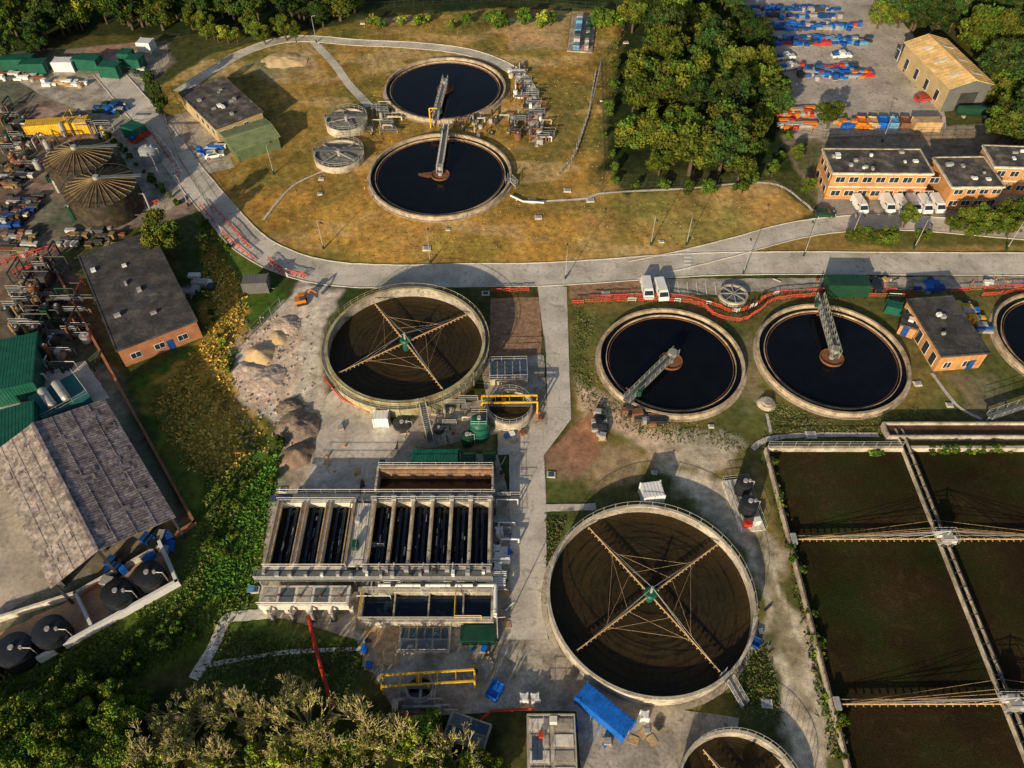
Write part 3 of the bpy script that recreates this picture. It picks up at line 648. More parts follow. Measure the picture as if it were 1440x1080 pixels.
for i in range(int(y0),int(y1),2): b.beam((xm-.6,i,1.14),(xm+.6,i,1.14),.12,.06,dsteel)
b.beam((x0-.22,y0,1.08),(x0-.22,y1,1.08),.1,.12,rust)
for i in range(int(y0),int(y1)+2,1):
    b.tube((x0-.42,i,1.0),(x0-.42,i,1.45),.03,steel,4)
b.rail([(x0,y1+.45,1.2),(xm-.6,y1+.45,1.2)],steel); 
b.obj('rectangular_filter_bed')
for yy in (55.2,32.4):
    b=MB(); b.part('carriage')
    for s_ in (-.9,.9): b.beam((xm-1.3,yy+s_,1.5),(xm+1.3,yy+s_,1.5),.25,.3,steel)
    b.cbox(xm,yy,1.6,1.4,1.5,1.0,steel); b.cyl(xm,yy,2.6,3.6,.12,steel,n=8); b.cbox(xm-.9,yy+.3,1.6,.7,.7,.7,white); b.cbox(xm+1.0,yy-.4,1.6,.6,.9,.5,white); b.rail([(xm-1.5,yy-1,1.6),(xm+1.5,yy-1,1.6),(xm+1.5,yy+1,1.6),(xm-1.5,yy+1,1.6),(xm-1.5,yy-1,1.6)])
    for s_ in (-1,1):
        for x in (-.6,.6): b.tube((xm+x,yy+s_*1.2,1.32),(xm+x,yy+s_*1.2+.15,1.32),.3,dsteel,10)
    b.part('arms')
    for sg,xe in ((-1,x0),(1,x1-1)):
        L_=abs(xe-xm); 
        b.tube((xm+sg*.8,yy,1.25),(xe,yy,1.15),.12,timber,8); b.tube((xm+sg*.8,yy+.6,1.15),(xe,yy+.6,1.05),.06,timber,6)
        for i in range(1,int(L_/1.0)): b.cbox(xm+sg*i*1.0,yy+.1,.85,.1,.65,.15,timber)
        for k in range(1,6): b.tube((xm,yy,3.5),(xm+sg*L_*k/5.2,yy,1.2),.022,steel,4); 
        b.tube((xm,yy+1,2.2),(xm+sg*L_*.9,yy+.1,1.2),.025,timber,4); b.tube((xm,yy+1.8,1.4),(xm+sg*L_*.95,yy,1.2),.025,timber,4); b.tube((xm,yy+3,1.3),(xm+sg*L_*.97,yy,1.2),.02,timber,4)
        b.cbox(xe+.2,yy,1.0,.7,1.6,.5,steel)
    b.obj('travelling_distributor')
# ---------------------------------------------------------------- central sand-filter block
def block(x0,x1,y0,y1,n,zt,zw,wmat,wallw=.42,wide=False):
    b=MB(); b.part('walls'); e=.45
    b.box(x0-e,y0-e,0,x1+e,y0,zt,wmat); b.box(x0-e,y1,0,x1+e,y1+e,zt,wmat); b.box(x0-e,y0,0,x0,y1,zt,wmat); b.box(x1,y0,0,x1+e,y1,zt,wmat)
    w=(x1-x0)/n
    for i in range(1,n): b.box(x0+w*i-wallw/2,y0,0,x0+w*i+wallw/2,y1,zt,wmat)
    b.part('water'); b.add([(x0,y0,zw),(x1,y0,zw),(x1,y1,zw),(x0,y1,zw)],[(0,1,2,3)],darkwater)
    b.part('troughs')
    for i in range(n):
        xc=x0+w*(i+.5)
        for s_ in (-.5,.5) if wide else (-.38,.38):
            xx=xc+s_; b.box(xx-.14,y0,zw-.2,xx+.14,y1,zw+.35,black); b.box(xx-.17,y0,zw+.36,xx-.13,y1,zw+.40,dsteel); b.box(xx+.13,y0,zw+.36,xx+.17,y1,zw+.40,slate)
        for j in range(9): b.cbox(xc+R_(-.7,.7),R_(y0+.5,y1-.5),zw+.37,R_(.06,.2),R_(.3,1.6),.05,random.choice([slate,steel,dsteel]))
    b.part('handrails')
    b.rail([(x0-e,y0-e/2,zt),(x1+e,y0-e/2,zt)]); b.rail([(x1+e/2,y0,zt),(x1+e/2,y1,zt)]); b.rail([(x0-e/2,y0,zt),(x0-e/2,y1,zt)]); b.rail([(x0-e,y1+e/2,zt),(x1+e,y1+e/2,zt)])
    return b
b=block(-33.3,-22.9,50,60,3,3,1.7,whitec,.75,True)
b.part('walkway'); b.box(-34,60.45,2.9,-2.5,61.6,3.05,grate); b.rail([(-34,61.6,3.05),(-2.5,61.6,3.05)])
b.part('dividers')
for i in range(4):
    for s_ in (-.3,.3): b.box(-33.3+10.4/3*i-.07+s_,50,3.005,-33.3+10.4/3*i+.07+s_,60,3.3,timber)
b.obj('filter_block')
b=block(-19.8,-3.2,50,60.2,6,3,1.5,wallc,.4)
b.part('beams')
for i in range(0,7):
    x=-19.8+16.6/6*i; b.beam((x,50,3.1),(x,60.2,3.1),.3,.2,rimp); b.beam((x+.25,50,3.1),(x+.25,60.2,3.1),.1,.3,timber)
for i in range(7):
    x=-19.8+16.6/6*i; b.cbox(x,60.6,3,.7,.7,.7,steel); b.cbox(x,49.4,3,.6,.6,.8,steel)
b.obj('filter_block')
b=MB(); b.part('walls'); b.box(-19.8,62.2,0,-3,62.5,2.4,wallc); b.box(-19.8,66,0,-3,66.4,3.2,rimc); b.box(-20.1,62.2,0,-19.8,66.4,3.2,wallc); b.box(-3,62.2,0,-2.7,66.4,3.2,wallc); b.part('water'); b.add([(-19.8,62.5,.8),(-3,62.5,.8),(-3,66,.8),(-19.8,66,.8)],[(0,1,2,3)],brownwater)
b.part('baffle'); b.box(-19.8,65.6,.5,-3,66.0,3.0,soil); b.box(-19.8,63.4,.5,-3,63.5,1.6,soil); b.part('handrails'); b.rail([(-19.8,66.2,3.2),(-2.8,66.2,3.2),(-2.8,62.3,3.2)]); b.obj('inlet_channel')
b=MB(); b.part('deck'); b.box(-34.5,47.9,2.8,-2.6,49.5,3.0,grate)
for x in np.arange(-34,-2,3.2):
    for y in (48.1,49.3): b.beam((x,y,0),(x,y,2.8),.14,.14,steel)
b.part('handrails'); b.rail([(-34.5,47.9,3),(-2.6,47.9,3)]); b.rail([(-34.5,47.9,3),(-34.5,49.5,3)])
b.part('small_decks'); b.box(-22.4,50,2.85,-20.4,60,2.98,whitec); b.rail([(-21.4,50,3),(-21.4,60,3)]); b.cbox(-21.6,53,2.98,.8,1.2,1.0,greend); b.cbox(-21.8,57,2.98,.7,.7,.8,steel); b.box(-34.9,60.2,3.1,-32,61.2,3.2,slate); b.box(-35.5,46.6,2.2,-34.6,47.6,2.3,lblue)
b.part('control_boxes')
for i in range(16): b.cbox(-33.5+i*1.95+R_(-.4,.4),48.8+R_(-.3,.3),3,R_(.3,.6),R_(.3,.6),R_(.4,1.1),random.choice([steel,white,dsteel,steel]))
for i in range(9): x=-20+i*2; b.path([(x,49.5,2.2),(x,49.5,3.5),(x,50.3,3.5)],.12,steel,6)
b.obj('elevated_walkway')
b=MB(); b.part('tank'); b.box(-33.5,44.6,1.2,-21.6,47.4,2.6,whitec)
for i in range(5): b.box(-33.2+i*2.3,45,2.6,-31.3+i*2.3,47,2.65,grate if i%2 else concrete_old)
for i in range(5): b.box(-33.3+i*2.9,44.6,0,-32.8+i*2.9,45.2,1.2,whitec)
b.part('pipes')
for i in range(4): 
    x=-31.8+i*2.7; b.path([(x,44.5,2.3),(x,43.6,2.3),(x,43.6,.5)],.2,steel); b.cbox(x,43.7,.2,.7,.7,.5,dsteel); b.cyl(x+1,45.8,2.65,3.3,.18,rust,n=8)
b.rail([(-33.5,44.5,2.6),(-21.6,44.5,2.6)]); b.obj('raised_channel')
b=MB(); b.part('walls'); b.box(-20.2,42.6,0,-2.4,43,1.9,wallc); b.box(-20.2,46.8,0,-2.4,47.2,1.9,wallc); b.box(-20.2,43,0,-19.8,46.8,1.9,wallc); b.box(-2.8,43,0,-2.4,46.8,1.9,wallc)
for x in (-15.8,-11.2,-6.6): b.box(x,43,0,x+.2,46.8,1.5,wallc)
b.part('water'); b.add([(-19.8,43,.9),(-2.8,43,.9),(-2.8,46.8,.9),(-19.8,46.8,.9)],[(0,1,2,3)],bluewater)
b.part('handrails'); b.rail([(-20,42.8,1.9),(-2.6,42.8,1.9)]); b.rail([(-20,47,1.9),(-2.6,47,1.9)]); b.rail([(-20,42.8,1.9),(-20,47,1.9)],yellow,r=.06); b.rail([(-7.5,43,1.9),(-7.5,47,1.9)],yellow,r=.06); b.rail([(-7.5,43,1.9),(-4,43,1.9)],yellow,r=.06)
b.part('pipes'); b.path([(-18,47.6,2.3),(-3.3,47.6,2.3),(-2.2,47.6,2.3),(-2.2,43.5,2.3),(-2.2,43.5,.3)],.26,white,10)
for x in (-16,-12,-8,-5): b.path([(x,47.6,2.3),(x,48.6,2.3),(x,48.6,1)],.2,steel); b.cbox(x,47.5,2.4,.5,.5,.6,dsteel)
b.obj('contact_basin')
sheet('gravel_bed',[(515,884),(562,882),(562,936),(510,938)],bgravel)
b=MB(); b.box(-14.8,39,0,-8,42.5,.7,wallc); 
for i in range(6): b.box(-14.5+i*1.05,40.9,.72,-13.65+i*1.05,42.3,.78,slate)
for i in range(3): b.box(-14.4+i*2.1,39.3,.72,-12.6+i*2.1,40.6,.78,grate)
b.rail([(-14.8,39,.7),(-8,39,.7),(-8,42.5,.7)]); b.obj('chamber_cover')
b=MB(); b.box(-6.6,40.2,0,-2.3,42.2,1.6,greenp); b.box(-6.7,40.1,1.61,-2.2,42.3,1.7,greend)
for i in range(4): b.box(-6.4+i*1.05,40.15,.2,-5.6+i*1.05,40.19,1.5,greend)
b.obj('green_control_cabinet')
def gantry(name,p,q,h,mat=yellow,legs=3):
    b=MB(); d=(q-p).normalized(); n=Vector((-d.y,d.x,0))*.7
    for s_ in (-1,1): b.beam(p+n*s_+Vector((0,0,h)),q+n*s_+Vector((0,0,h)),.2,.3,mat)
    k=int((q-p).length/2.2)
    for i in range(k+1):
        c=p.lerp(q,i/k)+Vector((0,0,h)); b.beam(c+n,c-n,.1,.12,mat)
    for i in range(legs):
        c=p.lerp(q,i/(legs-1))
        for s_ in (-1,1): b.beam(c+n*s_,c+n*s_+Vector((0,0,h)),.22,.22,mat)
    m=p.lerp(q,.4)+Vector((0,0,h-.5)); b.cbox(m.x,m.y,m.z-.3,.7,.7,.6,orange)
    b.obj(name)
gantry('yellow_lifting_gantry',P(540,968),P(668,960),2.6)
gantry('yellow_lifting_gantry',P(678,578),P(755,577),3.0,legs=2)
def well(c,r,z,water):
    b=MB(at(c)); b.part('wall'); b.ring(r-.35,r,0,z,wallc,48); b.part('water'); b.disc(r-.35,z-.9,water,48)
    b.part('handrail')
    for zz in (z+.5,z+1.05): b.ring(r-.2,r-.14,zz,zz+.05,steel,48)
    for i in range(20): t=i*math.pi/10; b.tube((math.cos(t)*(r-.17),math.sin(t)*(r-.17),z),(math.cos(t)*(r-.17),math.sin(t)*(r-.17),z+1.1),.035,steel,4)
    b.part('bridge'); b.beam((-r,.3,z+.05),(r,.3,z+.05),.8,.1,grate)
    b.obj('round_well')
cw,rw=circ(560,622,948,990,1); well(cw,rw,1.2,darkwater)
cw,rw=circ(683,750,547,598,1.8); well(cw,rw,2,brownwater)
T,L_,W_=FR((688,534),(742,533),(688,508),1.5); b=MB(T); b.box(0,0,0,L_,W_,1.5,wallc)
for i in range(5):
    for j in range(3): b.box(.15+i*L_/5,.1+j*W_/3,1.52,(i+1)*L_/5-.1,(j+1)*W_/3-.1,1.6,slate)
b.rail([(0,0,1.5),(L_,0,1.5),(L_,W_,1.5),(0,W_,1.5),(0,0,1.5)],steel); b.obj('screen_chamber')
# ---------------------------------------------------------------- buildings
def win(b,f,L,W,x,z,w,h):
    e=.05
    if f=='f': b.box(x-.08,-e,z-.08,x+w+.08,.05,z+h+.08,white); b.box(x,-e-.02,z,x+w,.03,z+h,glass); b.box(x+w/2-.03,-e-.04,z,x+w/2+.03,0,z+h,white)
    if f=='b': b.box(x,W-.05,z,x+w,W+e,z+h,glass)
    if f=='l': b.box(-e,x-.08,z-.08,.05,x+w+.08,z+h+.08,white); b.box(-e-.02,x,z,.03,x+w,z+h,glass)
    if f=='r': b.box(L-.05,x,z,L+e,x+w,z+h,glass)
def flat(name,A,B,C,z,wall,roofm,wins=(),door=None,par=.3,vents=4,band=None):
    T,L,W=FR(A,B,C,z); b=MB(T)
    b.part('walls'); b.box(0,0,0,L,W,z-.3,wall)
    b.part('roof'); o=.25; b.box(-o,-o,z-.3,L+o,W+o,z-.05,whitec if par>.25 else felt)
    b.box(0,0,z-.05,L,W,z,roofm)
    for (a,c,d,e) in ((-o,-o,L+o,-o+.25),(-o,W+o-.25,L+o,W+o),(-o,-o+.25,-o+.25,W+o-.25),(L+o-.25,-o+.25,L+o,W+o-.25)): b.box(a,c,z-.05,d,e,z+par*.5,roofm if par<=.25 else wallc)
    for i in range(vents): x,y=R_(1,L-1),R_(1,W-1); b.cbox(x,y,z,R_(.4,1.1),R_(.4,1),R_(.3,.6),random.choice([white,steel,steel])); 
    b.part('windows')
    for f,x,zz,w,h,n,step in wins:
        for i in range(n): win(b,f,L,W,x+i*step,zz,w,h)
    if door:
        b.part('door')
        for x in door: b.box(x,-.06,0,x+1.1,.05,2.2,dblue)
    if band: 
        b.part('banding')
        for zz in band: b.box(-.04,-.04,zz,L+.04,.06,zz+.25,whitec)
    return b.obj(name),T,L,W
flat('office_building',(1172,243),(1312,244),(1165,210),6.5,brick,felt2,[('f',1,1.0,1.8,1.2,8,2.75),('f',1,4.3,1.8,1.2,8,2.75),('l',1,4.1,1.3,1.3,3,2.5),('l',1,1,1.3,1.3,3,2.5)],[12],.35,12,[3.0])
flat('office_building',(1340,263),(1412,262),(1325,222),5.5,brick,felt2,[('f',.8,1.0,1.7,1.1,4,2.6),('f',.8,3.8,1.7,1.0,4,2.6)],[9],.35,8)
flat('office_building',(1400,234),(1560,240),(1385,205),6.5,brick,felt2,[('f',1,1.0,1.6,1.2,8,2.75),('f',1,4.3,1.6,1.2,8,2.75)],None,.35,7,[3.0])
flat('brick_control_building',(1326,500),(1391,495),(1294,420),4,brick,felt,[('f',1.2,.8,1.2,1.3,2,3.4),('l',1,.3,1.3,2.4,5,2.6)],[5.6],.15,3)
flat('brick_workshop',(164,492),(275,450),(92,366),4.3,brickd,felt,[('f',1.5,1.2,1.6,1.1,3,4)],[7.5],.15,6)
flat('pump_house',(303,180),(368,156),(258,128),4,tancl,felt2,[('f',1,1.8,1,1,3,2.8),('l',1.5,1.5,1.2,1.2,4,2.8)],[5],.15,9)
flat('brick_kiosk',(1268,455),(1290,462),(1272,440),2.6,brick,felt,[],[.5],.15,1)
def gable(name,A,B,C,ze,zr,wall,roofm,roof2=None,ribs=.6,ridge='y',wins=(),over=.4,front=None):
    T,L,W=FR(A,B,C,ze); b=MB(T)
    if ridge=='x': 
        T=T@Matrix.Translation((0,W,0))@Matrix.Rotation(-math.pi/2,4,'Z'); b.T=T; L,W=W,L
    b.part('walls'); b.box(0,0,0,L,W,ze,wall)
    for y in (0.0,W): b.add([(0,y,ze),(L,y,ze),(L/2,y,zr-.02)],[(0,1,2)],wall)
    b.part('roof'); o=over; dz=(zr-ze)/(L/2)*o
    for sx,m in ((-1,roofm),(1,roof2 or roofm)):
        xe=-o if sx<0 else L+o
        v=[(xe,-o,ze-dz+.06),(L/2,-o,zr+.06),(L/2,W+o,zr+.06),(xe,W+o,ze-dz+.06)]
        v2=[(a,c,d+.12) for a,c,d in v]; b.add(v+v2,[(0,3,2,1),(4,5,6,7),(0,1,5,4),(2,3,7,6),(0,4,7,3)],m)
        n=int((W+2*o)/ribs)
        for i in range(n+1):
            y=-o+(W+2*o)*i/n; b.beam((xe,y,ze-dz+.2),(L/2,y,zr+.2),.08,.05,m)
        if ribs>1:
            for i in range(3): y=W*(i+.6)/3.4; b.beam((xe+(L/2-xe)*.3,y,ze+(zr-ze)*.3+.2),(xe+(L/2-xe)*.75,y,ze+(zr-ze)*.75+.2),1.0,.06,whitec)
    b.beam((L/2,-o,zr+.22),(L/2,W+o,zr+.22),.5,.12,roofm)
    b.part('windows')
    for f,x,zz,w,h,n,step in wins:
        for i in range(n): win(b,f,L,W,x+i*step,zz,w,h)
    if front:
        b.part('front_cladding'); b.box(-.03,-.1,0,L+.03,-.02,ze,front); b.add([(0,-.1,ze),(L,-.1,ze),(L/2,-.1,zr-.02)],[(0,1,2)],front); b.box(L/2-2.2,-.16,0,L/2+2.2,-.11,4.5,dsteel); b.box(L+.02,-.02,0,L+.1,W,ze-.1,front)
    return b.obj(name)
gable('warehouse',(1337,124),(1398,119),(1284,60),6,7.6,tancl,tanroof,ribs=1.2,wins=[('l',3,1,1.4,2.5,5,5)],front=greycl)
gable('shed_with_green_roof',(331,212),(391,192),(316,186),3,3.8,M('green_cladding',(.12,.17,.08),.6,.2,.6,4),M('green_roof_sheet',(.22,.26,.12),.6,.25,.6,4),ribs=.5,ridge='x')
T,L_,W_=FR((75,820),(240,726),(-2,640),6)
b=MB(T); b.part('roof')
zr,ze=8.0,6; XR=L_*.40
for sx,m in ((-1,barnroof2),(1,barnroof)):
    xr=XR; xe=-.5 if sx<0 else L_+.5
    v=[(xe,-.6,ze),(xr,-.6,zr),(xr,W_+.6,zr),(xe,W_+.6,ze)]; v2=[(a,c,d+.12) for a,c,d in v]; b.add(v+v2,[(0,3,2,1),(4,5,6,7),(0,1,5,4),(2,3,7,6),(0,4,7,3)],m)
    n=int(W_/.45)
    for i in range(n+1): y=-.6+(W_+1.2)*i/n; b.beam((xe,y,ze+.13),(xr,y,zr+.13),.11,.05,m)
    for k in range(1,4): q=k/4; b.beam((xe+(xr-xe)*q,-.6,ze+(zr-ze)*q+.16),(xe+(xr-xe)*q,W_+.6,ze+(zr-ze)*q+.16),.1,.04,m)
    for i in range(22):
        q=R_(.05,.8); y=R_(1,W_-1); b.beam((xe+(xr-xe)*q,y,ze+(zr-ze)*q+.17),(xe+(xr-xe)*(q+.15),y,ze+(zr-ze)*(q+.15)+.17),R_(.5,1.4),.05,random.choice([barnroof,barnroof2,barnroof]))
b.beam((XR,-.6,zr+.2),(XR,W_+.6,zr+.2),.5,.1,barnroof)
b.part('frame')
for i in range(6):
    y=W_*i/5
    for x in (0,XR,L_): b.beam((x,y,0),(x,y,ze if x in (0,L_) else zr),.35,.35,dsteel)
    b.beam((0,y,ze-.2),(XR,y,zr-.3),.25,.35,dsteel); b.beam((XR,y,zr-.3),(L_,y,ze-.2),.25,.35,dsteel)
b.part('side_wall'); b.box(L_-.1,2,0,L_+.1,W_,4.5,greycl); b.box(0,W_-.1,0,L_,W_+.1,6,greycl); b.box(-.1,3,0,.1,W_,5,greycl)
b.part('stored_goods')
for i in range(14): b.cbox(L_*R_(.3,.95),R_(-.5,3),0,R_(.8,1.8),R_(.8,1.6),R_(.6,1.6),random.choice([dblue,blue,steel,black]),R_(0,1))
b.obj('barn')
def wallrun(name,pts,h,w,mat):
    b=MB()
    pp=[P(*p) for p in pts]
    for a,c in zip(pp,pp[1:]):
        d=(c-a).normalized()*w*.5
        b.beam(a-d+Vector((0,0,h/2)),c+d*.9+Vector((0,0,h/2)),w,h,mat)
    b.obj(name)
sheet('compound_floor',[(0,890),(110,840),(228,775),(250,822),(70,925),(0,950)],M('brown_floor',(.50,.31,.18),.9,.2,.5,3))
wallrun('compound_wall',[(60,930),(252,823),(228,768)],1.4,.45,white)
wallrun('compound_wall',[(112,842),(134,887)],1.2,.4,white)
wallrun('barn_boundary_wall',[(75,375),(275,738),(120,835)],.9,.4,brickd)
wallrun('compound_wall',[(-20,880),(110,838),(228,772)],1.2,.35,whitec)
def vtank(px,py,r,h,mat,name='storage_tank',dome=.3,ribs=True):
    c=P(px,py,h); c.z=0; b=MB(at(c))
    b.part('shell'); b.lathe(0,0,[(r,0),(r,h)],mat,40); b.part('lid'); b.lathe(0,0,[(r+.05,h),(r*.9,h+dome*.4),(r*.5,h+dome*.9),(.01,h+dome)],mat,40)
    b.cyl(0,0,h+dome-.05,h+dome+.25,.35,steel,n=10); b.cyl(r*.55,0,h+dome*.6,h+dome+.3,.22,steel,n=8)
    if ribs:
        for i in range(12): t=i*math.pi/6; b.beam((r*.12*math.cos(t),r*.12*math.sin(t),h+dome+.02),(r*math.cos(t),r*math.sin(t),h+.05),.08,.08,mat)
        for k in range(1,4): b.ring(r,r+.06,h*k/4,h*k/4+.1,mat,40)
    b.part('pipe'); b.path([(r+.2,0,0),(r+.2,0,h+.2),(r*.6,0,h+.3)],.08,steel,6)
    b.obj(name)
for px,py,r in ((207,806,1.9),(163,832,2.0),(68,886,2.1),(17,912,2.2),(-40,940,2.4)): vtank(px,py,r,3.0,black)
for px,py,r in ((1048,678,1.15),(1055,706,1.25)): vtank(px,py,r,2.6,black)
T,L_,W_=FR((1040,750),(1076,746),(1028,676),0); b=MB(T); b.box(0,0,0,L_,W_,.3,whitec); b.cbox(L_*.35,1,.3,1.2,.8,.9,red); b.cbox(L_*.75,1.2,.3,.8,.8,1.1,white); b.rail([(0,0,.3),(0,W_,.3),(L_,W_,.3),(L_,0,.3)]); b.path([(1,1.5,.6),(1,W_-1,.6)],.1,steel); b.obj('dosing_pad')
def conetank(xl,xr,yt,yb,h):
    c,r=circ(xl,xr,yt,yb,h); b=MB(at(c)); b.part('shell'); b.lathe(0,0,[(r,0),(r,h)],coneshell,48)
    for k in range(1,5): b.ring(r,r+.08,h*k/5,h*k/5+.08,coneroof,48)
    b.part('roof'); b.lathe(0,0,[(r+.3,h),(.01,h+2.0)],coneroof,48,False); b.cyl(0,0,h+1.8,h+2.7,.6,steel,n=12)
    for i in range(28): t=i*math.pi/14; b.beam((.5*math.cos(t),.5*math.sin(t),h+1.98),((r+.3)*math.cos(t),(r+.3)*math.sin(t),h+.08),.10,.16,conerib)
    b.part('walkway'); b.beam((0,-.0,h+2.4),(r+2,1,h+2.2),.9,.1,grate); b.ring(r+.3,r+.36,h+.8,h+.86,dsteel,48)
    for i in range(24): t=i*math.pi/12; b.tube(((r+.33)*math.cos(t),(r+.33)*math.sin(t),h),((r+.33)*math.cos(t),(r+.33)*math.sin(t),h+.85),.04,dsteel,4)
    b.obj('cone_roof_tank')
conetank(67,153,196,247,5.5); conetank(94,188,236,292,5.5)
# ---------------------------------------------------------------- containers etc
def container(name,px,py,L,W,h,ang,mat):
    c=P(px,py,h); c.z=0; b=MB(at(c,math.radians(ang))); b.box(-L/2,-W/2,.1,L/2,W/2,h,mat)
    k=int(L/.5)
    for i in range(k): x=-L/2+L*(i+.5)/k; b.box(x-.1,-W/2-.05,.25,x+.1,-W/2+.02,h-.15,mat); b.box(x-.1,W/2-.02,.25,x+.1,W/2+.05,h-.15,mat); b.box(x-.1,-W/2+.1,h-.02,x+.1,W/2-.1,h+.03,mat)
    for x in (-L/2,L/2):
        for y in (-W/2,W/2): b.cbox(x,y,0,.2,.2,h+.06,mat)
    b.box(L/2+.01,-.04,.3,L/2+.06,.04,h-.2,steel)
    return b.obj(name)
def skip(name,px,py,L,W,h,ang,mat):
    c=P(px,py,h); c.z=0; b=MB(at(c,math.radians(ang))); t=.12
    b.box(-L/2,-W/2,0,L/2,W/2,.15,mat); b.box(-L/2,-W/2,.15,L/2,-W/2+t,h,mat); b.box(-L/2,W/2-t,.15,L/2,W/2,h,mat); b.box(-L/2,-W/2+t,.15,-L/2+t,W/2-t,h,mat); b.box(L/2-t,-W/2+t,.15,L/2,W/2-t,h,mat)
    b.box(-L/2+t,-W/2+t,h*.7,L/2-t,W/2-t,h*.75,mat)
    for i in range(int(L)): b.box(-L/2+i+.4,-W/2-.08,0,-L/2+i+.55,-W/2,h-.05,mat)
    b.obj(name)
container('blue_shipping_container',851,997,7.2,2.4,2.2,-41,blue)
skip('blue_skip',696,969,2.2,1.6,1.2,60,blue); skip('blue_skip',1062,901,1.6,1.4,.8,-30,dblue)
container('green_shipping_container',611,643,7,3,2.8,0,greenp)
container('green_cabinet',658,645,2,2.4,2.2,0,greend); container('green_cabinet',688,645,1.7,2.4,2.2,0,greend)
container('green_shipping_container',1194,394,7.5,3,3,-1,greend); container('green_cabinet',1259,428,2.6,2.0,1.8,-20,greenp)
container('site_cabin',358,392,4.5,2.6,2.6,4,greycl)
for px,py,l,a in ((22,80,8,3),(45,86,6,2),(120,80,6.5,-8),(153,90,4.8,-8),(188,80,3.5,-8),(175,72,3,-5),(186,176,4,-30)): container('green_site_cabin',px,py,l,3.2,3,a,greenp)
container('white_site_cabin',88,84,5,3,2.6,0,white); container('white_site_cabin',203,57,3.5,3,2.6,-8,white)
container('yellow_roof_cabin',78,170,13.5,3,3,9,yellow)
container('green_roof_tank_house',8,510,9,12,4,18,greenp); container('green_roof_tank_house',8,600,8,8,4,22,greenp)
container('white_plant_box',918,688,3,2.6,2.6,8,white)
container('white_cabinet',535,583,2.3,1.8,2.2,0,white)
for px,py in ((737,980),(753,980),(907,1005),(700,780),(700,795),(699,770),(702,745)): container('white_cabinet',px,py,.9,.9,1.2,R_(-8,8),white)
T,L_,W_=FR((60,590),(125,555),(45,555),2); b=MB(T); b.box(0,0,0,L_,W_,2,M('teal_roof',(.03,.16,.16),.6,.15))
for k in (.3,.6): b.tube((L_*k,1,2.7),(L_*k,W_-1,2.7),.7,steel,16); b.tube((L_*k,W_-1,2.7),(L_*k,W_-.6,2.7),.7,steel,16,.3); b.tube((L_*k,1,2.7),(L_*k,.6,2.7),.7,steel,16,.3)
b.rail([(0,0,2),(L_,0,2),(L_,W_,2)]); b.obj('gas_vessel_platform')
sheet('plant_platform',[(-60,560),(120,508),(155,560),(60,605),(-60,650)],concrete)
c=P(675,612,0); b=MB(at(c)); b.lathe(0,0,[(1.6,0),(1.6,3.4),(1.3,3.9),(.7,4.2),(.01,4.3)],greenp,32); b.cyl(0,0,4.2,4.8,.3,steel,n=10); b.ring(1.6,1.7,1.6,1.75,greend,32); b.ring(1.6,1.7,3.2,3.35,greend,32); b.rail([(-1.2,-1.2,4),(1.2,-1.2,4),(1.2,1.2,4),(-1.2,1.2,4),(-1.2,-1.2,4)],step=1); b.obj('green_storage_tank')
vtank(657,612,.9,2.2,greend,dome=.2); vtank(565,594,1.4,.8,dsteel,'manhole_chamber',.1)
vtank(207,210,2,3,M('grey_tank',(.3,.33,.34),.5,.15),dome=.8)
T,L_,W_=FR((742,1100),(812,1100),(740,1008),2); b=MB(T); b.box(0,0,0,L_,W_,1.9,wallc)
for i in range(2):
    for j in range(4): b.box(.3+i*L_/2,.3+j*W_/4,1.92,(i+1)*L_/2-.2,(j+1)*W_/4-.2,1.98,whitec if (i+j)%2 else concrete_old)
b.cbox(L_*.3,W_*.7,2,.6,.7,.8,red); b.cbox(L_*.55,W_*.92,2,.9,.7,1.1,whitec); b.cbox(L_*.2,W_*.5,1.98,1.2,2.5,.08,slate); b.rail([(0,0,1.9),(0,W_,1.9),(L_,W_,1.9),(L_,0,1.9)]); b.rail([(L_*.35,0,1.9),(L_*.35,W_,1.9)]); b.obj('valve_chamber')
T,L_,W_=FR((622,1035),(650,1045),(660,985),1); b=MB(T); b.box(0,0,0,5.2,3.2,.9,wallc)
for i in range(2):
    for j in range(2): b.box(.3+i*2.5,.25+j*1.45,.92,2.5+i*2.5,1.5+j*1.45,1,grate if (i+j)%2 else slate)
b.obj('chamber_cover')
